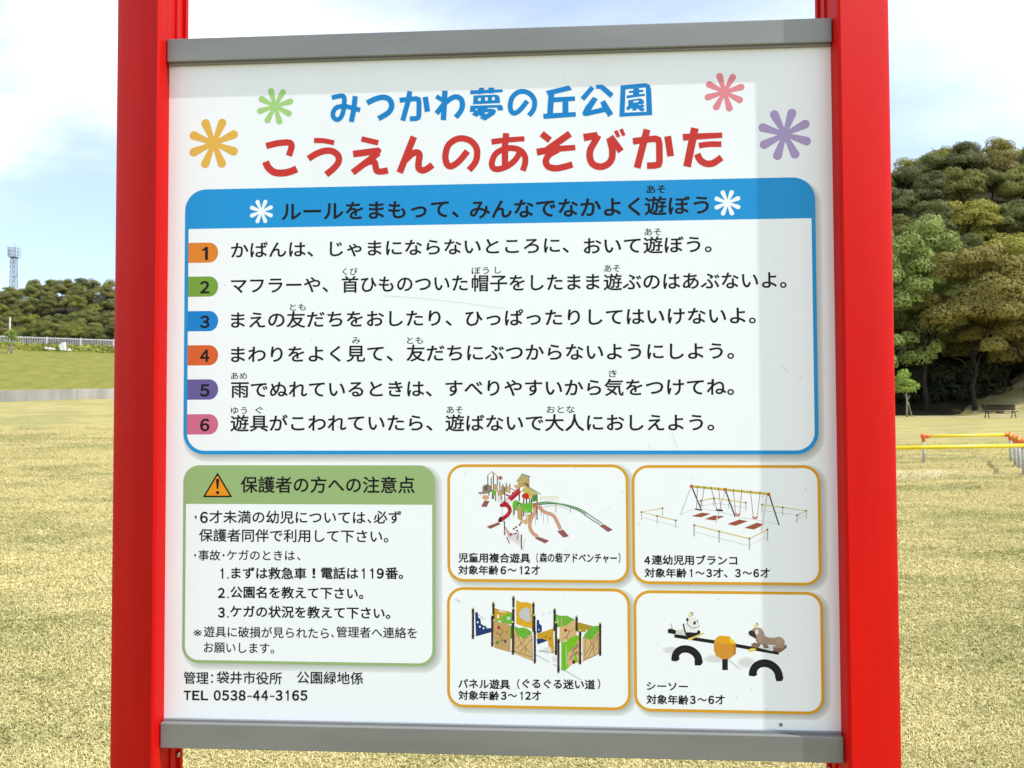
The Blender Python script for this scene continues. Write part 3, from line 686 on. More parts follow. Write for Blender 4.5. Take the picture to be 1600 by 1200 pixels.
# ---------------------------------------------------------------- print
PM = {}
def ink(r, g_, b_, k=.84):
    key = (r, g_, b_)
    if key not in PM: PM[key] = mat('ink_%02x%02x%02x' % key, srgb(r, g_, b_, k), .38, .22)
    return PM[key]
class Print(MB):
    fold = False; wk = 1.0
    """flat print on the panel: shapes given where the photo shows them, mapped onto the panel face"""
    def __init__(s, layer=1): super().__init__(); s.layer = layer; s.n = 0; s.ox = s.oy = 0; s.s = 1.0
    def frame(s, ox, oy, sc): s.ox, s.oy, s.s = ox, oy, sc; return s
    def y(s): s.n += 1; return -(s.layer*4e-5 + s.n*8e-7)
    def P(s, p): return bd(s.ox+p[0]/s.s, s.oy+p[1]/s.s)
    def poly(s, pts, m, smooth=False):
        if smooth: pts = catmull(pts, True)
        y = s.y(); q = [s.P(p) for p in pts]; ar = sum(q[i-1][0]*q[i][1]-q[i][0]*q[i-1][1] for i in range(len(q)))
        if ar < 0: q.reverse()
        return s.add([(a, y, PC+b) for a, b in q], [tuple(range(len(q)))], m)
    def bpoly(s, q, m):
        y = s.y(); ar = sum(q[i-1][0]*q[i][1]-q[i][0]*q[i-1][1] for i in range(len(q)))
        if ar < 0: q = q[::-1]
        return s.add([(a, y, PC+b) for a, b in q], [tuple(range(len(q)))], m)
    def ell(s, cx, cy, rx, ry, m, n=16, rot=0):
        c, q = math.cos(rot), math.sin(rot)
        return s.poly([(cx+rx*math.cos(t)*c-ry*math.sin(t)*q, cy+rx*math.cos(t)*q+ry*math.sin(t)*c) for t in [2*math.pi*k/n for k in range(n)]], m)
    def line(s, pts, w_, m, smooth=False, caps=False):
        if smooth and len(pts) > 2: pts = catmull(pts, False)
        if s.wk != 1: w_ = w_*s.wk
        ws = w_ if isinstance(w_, (list, tuple)) else None
        n = len(pts); L = []; R = []
        for i, p in enumerate(pts):
            wd = (ws[0]+(ws[1]-ws[0])*i/(n-1)) if ws else w_
            a = pts[max(i-1, 0)]; c = pts[min(i+1, n-1)]
            if 0 < i < n-1:
                d1 = nrm(p[0]-a[0], p[1]-a[1]); d2 = nrm(c[0]-p[0], c[1]-p[1]); d = nrm(d1[0]+d2[0], d1[1]+d2[1])
                k = 1/max(.5, d[0]*d1[0]+d[1]*d1[1])
            else: d = nrm(c[0]-a[0], c[1]-a[1]); k = 1
            L.append((p[0]-d[1]*wd/2*k, p[1]+d[0]*wd/2*k)); R.append((p[0]+d[1]*wd/2*k, p[1]-d[0]*wd/2*k))
        y = s.y(); vs = [(*s.P(q),) for q in L+R]; vs = [(a, y, PC+b) for a, b in vs]
        if s.fold:      # tight bends: neighbouring quads a hair apart so they never share a plane
            s.n += 3
            for i in range(n-1): s.add([(vs[j][0], y-(i % 4)*8e-7, vs[j][2]) for j in (i, i+1, n+i+1, n+i)], [(0, 1, 2, 3)], m)
        else: s.add(vs, [(i, i+1, n+i+1, n+i) for i in range(n-1)], m)
        if caps:
            wd = ws[0] if ws else w_; s.ell(pts[0][0], pts[0][1], wd/2, wd/2, m, 12)
            wd = ws[1] if ws else w_; s.ell(pts[-1][0], pts[-1][1], wd/2, wd/2, m, 12)
        return s
def nrm(a, b): l = math.hypot(a, b) or 1; return a/l, b/l
def catmull(P, closed, k=5):
    n = len(P); out_ = []
    rngi = range(n) if closed else range(n-1)
    for i in rngi:
        if closed: p0, p1, p2, p3 = P[i-1], P[i], P[(i+1) % n], P[(i+2) % n]
        else: p0, p1, p2, p3 = P[max(i-1, 0)], P[i], P[i+1], P[min(i+2, n-1)]
        for j in range(k):
            t = j/k
            out_.append(tuple(.5*(2*p1[c]+(p2[c]-p0[c])*t+(2*p0[c]-5*p1[c]+4*p2[c]-p3[c])*t*t+(3*p1[c]-p0[c]-3*p2[c]+p3[c])*t**3) for c in (0, 1)))
    if not closed: out_.append(P[-1])
    return out_
def rrect(x0, z0, x1, z1, r, n=8):
    q = []
    for cx, cz, a0 in ((x1-r, z1-r, 0), (x0+r, z1-r, 90), (x0+r, z0+r, 180), (x1-r, z0+r, 270)):
        for k in range(n+1): a = math.radians(a0+90*k/n); q.append((cx+r*math.cos(a), cz+r*math.sin(a)))
    return q
def bbox(l, t, r, b):
    """board-space rectangle from mid-edge photo positions: l/r at mid height, t/b at mid width"""
    my, mx_ = (t+b)/2, (l+r)/2
    return bd(l, my)[0], bd(mx_, b)[1], bd(r, my)[0], bd(mx_, t)[1]

WHT = mat('ink_white', (0.775, 0.82, 0.86, 1), .30, .4); BLK = ink(10, 9, 12); BLUE = ink(8, 132, 208); BLUE2 = ink(24, 150, 220); REDI = ink(204, 52, 44)
px_m = PW/1046.0                                     # one photo pixel on the panel
def soft_shadow(pr, rect, r, dx_, dz_, w_):
    # the printed drop shadow of a box: nested pale grey shapes
    x0, z0, x1, z1 = rect
    for k in range(6):
        e = w_*(.5-k/5)*px_m; gcol = 236-(k*9)
        pr.bpoly(rrect(x0+dx_*px_m-e, z0-dz_*px_m-e, x1+dx_*px_m+e, z1-dz_*px_m+e, r+e), ink(gcol-6, gcol, gcol-2, .80))
def frame_box(name, rect, bw, r, col, header=None, sh=(5, 5, 9)):
    pr = Print(1); soft_shadow(pr, rect, r, *sh)
    x0, z0, x1, z1 = rect; pr.layer = 2; pr.bpoly(rrect(x0, z0, x1, z1, r), col)
    if header is None:
        pr.layer = 3; pr.bpoly(rrect(x0+bw, z0+bw, x1-bw, z1-bw, r-bw), WHT)
    else:
        q = rrect(x0+bw, z0+bw, x1-bw, header, r-bw); q = [(x1-bw, header), (x0+bw, header)] + rrect(x0+bw, z0+bw, x1-bw, z1, r-bw)[18:]
        pr.layer = 3; pr.bpoly(q, WHT)
    return pr.build(name, pnl)
blue_rect = bbox(288, 286.5, 1276.5, 710); 
hdr = bd(780, 349.5)[1]
frame_box('blue_frame', blue_rect, 6*px_m, 34*px_m, BLUE2, hdr, (4, 7, 9))
green_rect = bbox(285.5, 727, 680, 1038.5)
frame_box('green_frame', green_rect, 4.6*px_m, 26*px_m, ink(154, 184, 124), bd(480, 788)[1], (6, 5, 10))
OR = ink(222, 162, 36)
for b_ in ((699.0, 725.6, 982.5, 910), (987.5, 726.8, 1282.8, 913.8), (698.6, 918.6, 985.2, 1107.6), (990.4, 923.6, 1287, 1114)):
    frame_box('picture_frame', bbox(*b_), 4.4*px_m, 25*px_m, OR, None, (5, 4, 9))

# number tabs
for cy, col in zip((394.5, 447.5, 501.5, 555, 608.5, 663), (ink(226, 134, 36), ink(120, 164, 60), ink(12, 132, 212), ink(220, 98, 44), ink(104, 92, 158), ink(210, 108, 142))):
    x1, zc_ = bd(341, cy); x0 = blue_rect[0]+6*px_m; h = 16.2*px_m; pr = Print(4)
    q = [(x0, zc_-h), (x0, zc_+h)] + [(x1-h*.9+h*.9*math.cos(a), zc_+h*math.sin(a)) for a in [math.pi/2-math.pi*k/14 for k in range(15)]]
    pr.bpoly(q, col); pr.build('number_tab', pnl)

# flowers
def flower(cx, cy, R, rot, col, layer=4):
    pr = Print(layer); bx_, bz_ = bd(cx, cy); Rm = R*px_m
    for k in range(8):
        a = math.radians(rot+45*k); d = (math.cos(a), math.sin(a)); n_ = (-d[1], d[0]); we = .165*Rm; wi = .07*Rm
        q = [(bx_+n_[0]*wi, bz_+n_[1]*wi), (bx_-n_[0]*wi, bz_-n_[1]*wi)]; e = Rm-we
        for j in range(9):
            t = -math.pi/2+math.pi*j/8; q.append((bx_+d[0]*(e+we*math.cos(t))+n_[0]*we*math.sin(t), bz_+d[1]*(e+we*math.cos(t))+n_[1]*we*math.sin(t)))
        pr.bpoly(q, col)
    pr.bpoly([(bx_+.2*Rm*math.cos(t), bz_+.2*Rm*math.sin(t)) for t in [2*math.pi*k/16 for k in range(16)]], col)
    pr.build('flower', pnl)
flower(334, 224, 42.5, 22.5, ink(232, 182, 76)); flower(430, 166, 30.5, 16, ink(168, 212, 130)); flower(1132, 144, 31.5, 16, ink(230, 138, 150))
flower(1226, 210, 41.5, 26, ink(176, 158, 206)); flower(408.5, 330.5, 20, 22.5, WHT); flower(1136.5, 317, 21, 22.5, WHT)

# ---------------------------------------------------------------- lettering (built-in font)
_cache = {}
def glyphs(txt, off):
    key = (txt, off)
    if key not in _cache:
        c = bpy.data.curves.new('t', 'FONT'); c.body = txt; c.size = 1; c.offset = off; c.resolution_u = 3; c.fill_mode = 'FRONT'
        o = bpy.data.objects.new('t', c); COL.objects.link(o); dg = bpy.context.evaluated_depsgraph_get()
        me = bpy.data.meshes.new_from_object(o.evaluated_get(dg), depsgraph=dg)
        v = np.zeros(len(me.vertices)*3, np.float32); me.vertices.foreach_get('co', v); v = v.reshape(-1, 3)[:, :2].astype(float)
        fs = [tuple(p.vertices) for p in me.polygons]
        bpy.data.objects.remove(o); bpy.data.curves.remove(c); bpy.data.meshes.remove(me)
        _cache[key] = (v, fs)
    return _cache[key]
kv, _ = glyphs('国', 0.0); EM_C = (kv[:, 1].min()+kv[:, 1].max())/2; EM_H = (kv[:, 1].max()-kv[:, 1].min())
dv, _ = glyphs('０', 0.0); DG_C = (dv[:, 1].min()+dv[:, 1].max())/2; DG_H = dv[:, 1].max()-dv[:, 1].min()
def text(txt, xl, xr, yc, hpx, off=.012, m=None, pr=None, digit=False):
    """txt between photo columns xl..xr, centred on row yc; hpx = height of a full kanji (or a digit)"""
    own = pr is None; pr = pr or Print(5)
    v, fs = glyphs(txt, 0.0); x0, x1 = v[:, 0].min()-off, v[:, 0].max()+off
    L = bd(xl, yc); R = bd(xr, yc); zc_ = (L[1]+R[1])/2
    sx_ = (R[0]-L[0])/(x1-x0); H_, C_ = (DG_H, DG_C) if digit else (EM_H, EM_C); sy_ = (hpx*px_m)/(H_+2*off)
    rf = [tuple(reversed(q)) for q in fs]
    for k in range(8 if off > .012 else 6):
        t = 2*math.pi*k/(8 if off > .012 else 6)+.4; ex, ez = off*math.cos(t), off*math.sin(t); y = pr.y()
        pr.add([(L[0]+(a+ex-x0)*sx_, y, PC+zc_+(b+ez-C_)*sy_) for a, b in v], rf, m or BLK)
    if own: pr.build('lettering', pnl)
    return pr
FW = {c: chr(ord(c)+0xFEE0) for c in '0123456789TEL-'}
def one(xl, xr, yc, h, w_, m, pr):
    pr.poly([(xr-w_, yc-h/2+.02*h), (xr-w_*.7, yc-h/2), (xr, yc-h/2), (xr, yc+h/2), (xr-w_, yc+h/2), (xr-w_, yc-h*.23), (xl, yc-h*.20), (xl, yc-h*.31), (xl+(xr-w_-xl)*.6, yc-h*.36)], m or BLK)
def chars(txt, xl, xr, yc, hpx, off, m, pr):
    """latin letters and figures set one by one from the full-width forms of the font"""
    adv = {'.': .5, '-': .72}; tot = sum(adv.get(c, 1) for c in txt); u = (xr-xl)/(tot-.14); x = xl
    for c in txt:
        w_ = adv.get(c, 1)*u
        if c == '.': pr.ell(x+w_*.45, yc+hpx*.42, hpx*.085, hpx*.085, m or BLK)
        elif c == '-': pr.line([(x+w_*.08, yc+hpx*.08), (x+w_*.86, yc+hpx*.08)], hpx*.11, m or BLK)
        elif c == '1': one(x+w_*.22, x+w_*.60, yc, hpx, max(.12*hpx, 1.7)*(1+off*6), m, pr)
        else: text(FW[c], x, x+w_*.86, yc, hpx, off+.012, m, pr, True)
        x += w_
def textline(segs, yc, hpx, off=.012, m=None):
    pr = Print(5)
    for s_ in segs:
        t_, a, c = s_[:3]
        if len(s_) > 3: chars(t_, a, c, yc, s_[3], off, m, pr)
        else: text(t_, a, c, yc, hpx, .002 if t_ == '※' else off, m, pr)
    pr.build('lettering', pnl)
text('ルールをまもって、', 440, 717, 329, 29, .022); text('みんなでなかよく', 734, 1001, 325.5, 29.5, .022); text('遊ぼう', 1007, 1108, 321.5, 28.5, .020)
text('あそ', 1010, 1040, 296, 13, .017)
text('かばんは、じゃまにならないところに、', 361, 889, 387.5, 25, .017); text('おいて遊ぼう。', 912, 1112, 383.5, 25.5, .017); text('あそ', 1007, 1033, 362.5, 11.5, .011)
text('マフラーや、', 361, 513, 446, 25, .017); text('首ひものついた', 534, 731, 444, 25.5, .017); text('帽子をしたまま', 737, 937, 442, 25.5, .017); text('遊ぶのはあぶないよ。', 943, 1229, 439.5, 25.5, .017)
text('くび', 535, 559, 424.5, 11.5, .011); text('ぼう', 737, 764, 423, 11.5, .011); text('し', 773, 783, 422, 11.5, .011); text('あそ', 944, 969, 419.5, 11.5, .011)
text('まえの友だちをおしたり、', 361, 706, 499, 25.5, .017); text('ひっぱったりしてはいけないよ。', 727, 1181, 495.5, 25.5, .017); text('とも', 453, 478, 480, 11.5, .011)
text('まわりをよく見て、', 361, 614, 553.5, 25.5, .017); text('友だちにぶつからないようにしよう。', 635, 1147, 550.5, 25.5, .017)
text('み', 550, 563, 532, 11.5, .011); text('とも', 636, 661, 532, 11.5, .011)
text('雨でぬれているときは、', 361, 675, 608.5, 25.5, .017); text('すべりやすいから気をつけてね。', 696, 1147, 606, 25.5, .017)
text('あめ', 361, 386, 587.5, 11.5, .011); text('き', 951, 964, 584, 11.5, .011)
text('遊具がこわれていたら、', 360, 676, 661.5, 25.5, .017); text('遊ばないで大人におしえよう。', 696, 1116, 661, 25.5, .017)
text('ゆう', 361, 386, 641.5, 11.5, .011); text('ぐ', 399, 411, 641, 11.5, .011); text('あそ', 698, 723, 640.5, 11.5, .011); text('おとな', 854, 898, 640, 11.5, .011)
for n_, cy in zip('123456', (396, 449, 503, 556, 610, 664)):
    if n_ == '1': q1 = Print(5); one(315.5, 325, cy, 20.5, 4.6, BLK, q1); q1.build('lettering', pnl)
    else: text(FW[n_], 312.5, 327.5, cy, 20.5, .034, None, None, True)
text('保護者の方への注意点', 376, 648, 758, 25, .016)
textline([('・', 304.5, 307.5), ('6', 312.5, 325, 18.5), ('才未満の幼児については', 327, 571), ('、', 574, 580), ('必ず', 584, 627)], 808.5, 19.5, .016)
textline([('保護者同伴で利用して下さい。', 311, 607)], 837.5, 19.5, .016)
textline([('・', 303.5, 306.5), ('事故', 310, 344.5), ('・', 348, 351), ('ケガのときは', 354.5, 461), ('、', 464, 469.5)], 868, 16, .013)
textline([('1.', 342, 358, 16.5), ('まずは救急車', 361.5, 479), ('！', 488, 493), ('電話は', 501.5, 560), ('119', 562, 600, 16.5), ('番。', 602, 630)], 896, 18, .024)
textline([('2.', 340.5, 358, 16.5), ('公園名を教えて下さい。', 360, 568)], 926.5, 18, .024)
textline([('3.', 340.5, 358, 16.5), ('ケガの状況を教えて下さい。', 359.5, 610)], 957, 18, .024)
textline([('※', 302, 315.5), ('遊具に破損が見られたら', 318.5, 514), ('、', 517, 522), ('管理者へ連絡を', 525.5, 651.5)], 988.5, 16.5, .013)
textline([('お願いします。', 318.5, 428.5)], 1012.5, 16.5, .013)
textline([('管理', 287, 326), ('：', 330, 333), ('袋井市役所', 338.5, 440.5), ('公園緑地係', 464, 567.5)], 1059.5, 18.5, .013)
textline([('TEL', 287, 325.5, 15.5), ('0538-44-3165', 334, 480.5, 16.5)], 1086.5, 17, .020)
textline([('児童用複合遊具', 716, 828.5), ('（', 838, 841), ('森の砦アドベンチャー', 843, 964), ('）', 966.5, 969.5)], 872, 14.5, .028)
textline([('対象年齢', 716, 779), ('6', 782, 791, 13), ('～', 793, 807), ('12', 810, 828, 13), ('才', 830, 844)], 891, 14, .028)
textline([('4', 1006.5, 1016, 13), ('連幼児用ブランコ', 1018, 1152)], 875.5, 14.5, .028)
textline([('対象年齢', 1007, 1073), ('1', 1075, 1084.5, 13), ('～', 1086.5, 1101), ('3', 1103.5, 1112.5, 13), ('才、', 1114, 1137), ('3', 1148.5, 1157.5, 13), ('～', 1160, 1175), ('6', 1177, 1186, 13), ('才', 1188, 1203)], 895.5, 14, .028)
textline([('パネル遊具', 716, 797), ('（', 808, 812), ('ぐるぐる迷い道', 816, 930), ('）', 934, 938)], 1069, 14.5, .028)
textline([('対象年齢', 716, 780), ('3', 782.5, 791.5, 13), ('～', 793.5, 808), ('12', 810.5, 829.5, 13), ('才', 831, 845.5)], 1087, 14, .028)
textline([('シーソー', 1010, 1075)], 1072.5, 13.5, .028)
textline([('対象年齢', 1010, 1076), ('3', 1078, 1087, 13), ('～', 1090, 1104.5), ('6', 1106.5, 1116, 13), ('才', 1117.5, 1132.5)], 1093.5, 14, .028)

# warning triangle
pr = Print(5)
def rtri(s_, cx=340, cy=763.6):
    V3 = [(cx, cy-26*s_), (cx+23.5*s_, cy+13.5*s_), (cx-23.5*s_, cy+13.5*s_)]; q = []
    for i in range(3):
        a, v, c = V3[i-1], V3[i], V3[(i+1) % 3]
        for t in (.08, .02): q.append((v[0]+(a[0]-v[0])*t, v[1]+(a[1]-v[1])*t))
        for t in (.02, .08): q.append((v[0]+(c[0]-v[0])*t, v[1]+(c[1]-v[1])*t))
    return q
pr.poly(rtri(.98), BLK); pr.poly(rtri(.80), ink(236, 150, 22))
pr.poly([(337.3, 749), (340, 747.6), (342.7, 749), (341.2, 764), (338.8, 764)], BLK); pr.ell(340, 769.6, 2.7, 2.5, BLK)
pr.build('warning_triangle', pnl)

# ---------------------------------------------------------------- hand-drawn headline strokes
def title(name, col, groups):
    for (ox, oy, sc, strokes) in groups:
        pr = Print(5).frame(ox, oy, sc); pr.fold = True
        for st_ in strokes:
            if st_[0] == 'P': pr.poly(st_[1], col)
            elif st_[0] == 'W': pr.poly(st_[1], WHT)
            elif st_[0] == 'L': pr.line(st_[1], st_[2], col)
            else: pr.line(st_[1], st_[2], col, True)
        pr.build(name, pnl)
A1 = (510, 130, 7.273)
title('headline_character', BLUE, [
 (*A1, [('C', [(62,165),(150,146),(192,148),(204,180),(202,250),(190,330),(162,392),(122,414),(82,388),(78,330),(118,276),(200,262),(290,280),(385,306)], 54), ('L', [(328,147),(312,300),(284,440)], 60)]),
 (*A1, [('C', [(463,225),(560,178),(650,160),(715,185),(744,250),(720,318),(665,362),(592,402)], 63)]),
 (*A1, [('L', [(832,194),(960,180),(1020,176),(1045,184),(1053,215),(1052,360),(1044,390),(1018,402),(948,404)], 57), ('L', [(950,92),(925,220),(868,426)], 58), ('L', [(1124,155),(1149,324)], 62)]),
 (*A1, [('L', [(1348,85),(1330,420)], 63), ('L', [(1248,148),(1320,192)], 50), ('C', [(1252,345),(1340,235),(1420,172),(1480,155),(1533,185),(1547,250),(1525,320),(1470,388)], 60)]),
 (730, 120, 10, [('P', [(48,212),(555,195),(555,240),(48,275)]), ('P', [(185,172),(262,170),(262,262),(175,275)]), ('P', [(332,170),(420,168),(420,258),(332,260)]),
    ('P', [(100,292),(450,278),(490,292),(508,330),(515,410),(92,430)]), ('W', [(170,335),(212,333),(212,375),(170,377)]), ('W', [(280,322),(322,320),(322,370),(280,372)]), ('W', [(388,320),(430,318),(430,366),(388,367)]),
    ('P', [(50,452),(520,438),(550,450),(560,480),(560,525),(475,525),(470,482),(320,485),(305,498),(400,500),(440,515),(452,540),(430,588),(280,685),(195,645),(222,625),(185,600),(150,628),(72,588),(108,548),(42,550)]),
    ('W', [(130,500),(165,503),(138,530)]), ('W', [(262,565),(335,552),(300,582)])]),
 (730, 120, 10, [('C', [(940,378),(860,480),(790,548),(730,568),(688,535),(672,450),(700,330),(780,250),(870,228),(975,262),(1042,345),(1055,430),(1030,525),(965,605)], 78)]),
 (730, 120, 10, [('P', [(1228,222),(1590,135),(1640,205),(1362,270),(1352,420),(1340,570),(1250,580),(1268,300)]), ('P', [(1340,322),(1682,305),(1688,375),(1340,400)]), ('P', [(1490,380),(1582,375),(1582,575),(1488,578)]), ('P', [(1185,580),(1240,575),(1240,572),(1695,550),(1700,622),(1195,660)])]),
 (880, 120, 10, [('P', [(430,140),(490,185),(330,375),(270,325)]), ('P', [(512,128),(600,122),(650,145),(790,268),(738,332),(575,188),(512,190)]),
    ('P', [(465,312),(542,348),(435,520),(610,478),(580,400),(650,360),(782,575),(708,630),(655,550),(360,615),(310,605),(300,560),(345,470)])]),
 (880, 120, 10, [('P', [(898,135),(1290,100),(1350,125),(1375,200),(1392,598),(878,625)]), ('W', [(975,200),(1290,168),(1300,545),(960,560)]),
    ('P', [(1095,175),(1185,165),(1190,285),(1090,295)]), ('P', [(1025,222),(1252,200),(1255,238),(1025,258)]), ('P', [(990,292),(1275,262),(1278,300),(990,340)]),
    ('P', [(1015,365),(1200,335),(1255,360),(1265,415),(1235,430),(1278,455),(1240,485),(1278,505),(1245,545),(1205,535),(1150,490),(1150,528),(1080,530),(1078,490),(1005,530),(980,485),(1015,455)]),
    ('W', [(1098,382),(1175,368),(1175,392),(1098,405)]), ('W', [(1180,432),(1220,430),(1200,448)])]),
])
title('headline_character', REDI, [
 (400, 200, 10, [('C', [(160,282),(330,240),(490,226),(545,245),(556,300),(515,435)], 100), ('C', [(150,525),(195,620),(290,692),(420,703),(540,680),(638,638)], 112)]),
 (400, 200, 10, [('C', [(908,195),(1060,200),(1222,232)], 80), ('C', [(820,480),(950,400),(1080,357),(1200,365),(1285,435),(1290,530),(1220,625),(1098,728)], 102)]),
 (540, 200, 10, [('L', [(248,170),(512,232)], 85), ('L', [(118,408),(340,378),(490,358)], [106, 104]), ('P', [(460,308),(520,304),(552,330),(560,362),(540,400),(490,452),(430,440),(420,360)]), ('L', [(515,385),(400,478),(110,697)], 104), ('C', [(280,570),(370,528),(450,535),(470,600),(490,668),(560,680),(662,662)], 100)]),
 (540, 200, 10, [('L', [(1068,135),(950,430),(845,700)], 106), ('C', [(935,500),(1030,410),(1110,382),(1155,420),(1142,540),(1145,630),(1205,662),(1280,635),(1358,575)], 104)]),
 (680, 195, 10, [('C', [(505,410),(400,540),(310,620),(230,648),(178,600),(160,480),(200,330),(300,240),(420,212),(550,250),(640,350),(656,470),(625,590),(530,708)], 100)]),
 (680, 195, 10, [('L', [(880,268),(1080,240),(1395,218)], [92, 80]), ('L', [(1110,130),(1090,340),(1092,680)], 100), ('C', [(1320,440),(1240,560),(1120,650),(980,694),(905,670),(886,590),(940,460),(1060,385),(1200,364),(1330,400),(1400,490),(1405,600),(1368,718)], 94)]),
 (830, 190, 10, [('L', [(163,188),(295,292)], 102), ('L', [(608,188),(250,440)], 108), ('L', [(88,478),(350,430),(690,405)], [112, 86]), ('C', [(420,440),(290,510),(230,610),(265,700),(380,730),(520,706),(645,668)], 102)]),
 (830, 190, 10, [('L', [(820,250),(1040,213)], [120, 108]), ('C', [(1050,213),(985,330),(925,440),(917,560),(960,660),(1070,705),(1190,670),(1258,580),(1268,450),(1245,340),(1225,255)], 106), ('L', [(1235,235),(1405,465)], 104),
    ('P', [(1292,152),(1348,130),(1392,232),(1340,252)]), ('P', [(1375,125),(1432,108),(1475,212),(1422,228)])]),
 (980, 190, 10, [('L', [(90,310),(300,280),(440,268),(485,285),(502,350),(505,620),(490,670),(440,685),(310,690)], 104), ('L', [(310,122),(155,725)], 110), ('L', [(632,228),(680,542)], 108)]),
 (980, 190, 10, [('L', [(870,245),(1485,212)], [108, 84]), ('L', [(1058,100),(935,705)], 122), ('C', [(1120,375),(1300,352),(1472,355)], 90), ('C', [(1095,505),(1140,600),(1230,655),(1340,650),(1475,560)], 106)]),
])

# ---------------------------------------------------------------- the four pictures
TAN = ink(214, 180, 128); TAN2 = ink(196, 160, 104); POST = ink(48, 38, 32); GRN = ink(110, 180, 60); GRN2 = ink(70, 140, 50); MUST = ink(206, 160, 40); NAVY = ink(30, 56, 116)
MAT_ = ink(150, 88, 88); CRIM = ink(176, 28, 44); PEACH = ink(220, 164, 128); PEACH2 = ink(180, 120, 88); GREY = ink(196, 200, 202); YELP = ink(232, 210, 90); LGREY = ink(222, 226, 226); DKG = ink(40, 90, 50); GRB = ink(150, 132, 120); SLT = ink(110, 120, 140)
p1 = Print(5).frame(740, 725, 6.957)
for q in ([(118,396),(173,402),(143,468),(81,462)], [(142,680),(270,632),(292,655),(180,705)], [(665,808),(700,788),(823,832),(778,864)], [(908,730),(975,712),(1037,785),(975,800)], [(1368,672),(1410,652),(1514,714),(1462,740)]): p1.poly(q, MAT_)
for q in ([(300,360),(320,640)], [(387,470),(387,600)], [(430,440),(430,585)], [(760,540),(760,640)], [(805,540),(805,640)], [(670,560),(672,660)]): p1.line(q, 7, GREY)
p1.line([(700,430),(720,470),(900,450),(1050,500)], 14, LGREY, True)
# elephant panel, left turrets
p1.poly([(55,305),(95,300),(100,240),(150,222),(190,245),(188,300),(150,320),(110,325),(60,325)], GRB, True); p1.ell(135, 265, 22, 26, ink(110, 92, 84)); p1.poly([(100,345),(150,340),(170,370),(130,392),(100,375)], PEACH, True)
for x, y0, y1 in ((155,125,240),(192,150,300),(216,100,380),(258,130,300),(240,290,405),(203,280,380),(285,190,300),(300,280,390),(318,215,310),(340,250,430),(355,205,300),(395,215,320),(167,300,345)): p1.line([(x, y0), (x, y1)], 10, POST)
p1.line([(155,125),(203,80),(258,130)], 7, TAN2); p1.line([(203,80),(216,120),(192,155)], 5, TAN2)
p1.poly([(215,215),(262,225),(262,290),(218,280)], TAN2); p1.poly([(198,280),(240,290),(240,345),(200,335)], GRN); p1.poly([(262,290),(330,275),(335,330),(262,350)], TAN2); p1.poly([(300,240),(335,235),(335,325),(300,320)], ink(160,136,96)); p1.poly([(358,235),(395,240),(395,320),(358,305)], TAN)
for i in range(4): p1.line([(262+i*14, 352), (275+i*14, 418)], 3, ink(224, 176, 176)); p1.line([(265, 358+i*16), (318, 352+i*16)], 3, ink(224, 176, 176))
for k in range(6):
    a = k*math.pi/3+.3; p1.line([(291,152), (291+27*math.cos(a), 152+27*math.sin(a))], 10, CRIM)
p1.line([(400,260),(470,300),(500,330)], 8, SLT); p1.line([(350,330),(400,355)], 16, CRIM); p1.line([(420,305),(470,330)], 14, CRIM)
# tower and roofs
for x, y0, y1 in ((440,420,555),(525,500,620),(545,380,570),(630,370,600),(690,330,605),(575,360,440),(610,380,460),(497,180,400),(600,160,250)): p1.line([(x, y0), (x, y1)], 12, POST)
p1.poly([(430,235),(470,220),(520,240),(470,270)], TAN); p1.poly([(480,205),(600,160),(606,235),(500,255)], TAN2); p1.line([(490,200),(600,225)], 9, POST); p1.line([(560,185),(590,240)], 8, POST)
p1.poly([(462,188),(520,112),(618,130),(580,205),(520,215)], ink(190,170,110))
for k in range(9): x = 520+k*11; p1.line([(x, 112+k*2), (x-52, 190+k*3)], 5, YELP if k % 2 else SLT)
p1.line([(520,108),(612,135)], 10, SLT)
p1.poly([(520,290),(570,232),(690,318),(612,370)], YELP)
for k in range(8): x = 540+k*17; p1.line([(x+34, 240+k*11), (x-12, 296+k*10)], 7, SLT)
p1.line([(570,232),(730,330)], 7, POST); p1.line([(690,320),(612,372)], 9, TAN2); p1.poly([(530,330),(590,318),(600,380),(535,370)], ink(196,52,30), True); p1.poly([(640,345),(692,330),(692,400),(640,412)], GRN2)
p1.poly([(430,410),(470,395),(540,430),(632,425),(632,520),(560,525),(500,500),(450,505),(425,470)], GRN, True); p1.ell(487, 440, 13, 16, POST); p1.ell(492,446,7,9,LGREY)
p1.poly([(475,470),(520,460),(524,612),(478,590)], TAN2); p1.poly([(478,592),(524,612),(570,600),(632,600),(570,660)], TAN); p1.poly([(590,550),(632,540),(632,610),(592,600)], TAN2); p1.poly([(545,470),(570,520),(600,470),(585,530),(555,530)], ink(140,200,120)); p1.poly([(568,540),(584,540),(584,655),(568,650)], TAN)
# slides
p1.line([(500,285),(385,392),(330,440)], 56, CRIM); p1.line([(352,392),(395,420)], 30, LGREY); p1.line([(362,380),(405,408)], 22, LGREY)
p1.line([(305,448),(350,445),(385,470),(392,520),(350,570),(292,612)], 42, CRIM, True, True); p1.line([(490,280),(385,375)], 10, ink(214, 80, 90)); p1.line([(375,480),(378,520),(340,560)], 8, ink(214, 80, 90), True); p1.ell(291, 602, 20, 34, ink(90, 16, 30), rot=.5)
p1.line([(662,455),(668,520),(625,600),(612,680),(640,745),(695,790)], 34, PEACH2, True); p1.line([(662,455),(668,520),(625,600),(612,680),(640,745),(695,790)], 20, PEACH, True)
p1.line([(700,455),(770,520),(860,555),(905,620),(945,710)], 34, PEACH2, True); p1.line([(700,455),(770,520),(860,555),(905,620),(945,710)], 20, PEACH, True)
p1.poly([(640,425),(690,420),(695,465),(645,468)], PEACH2)
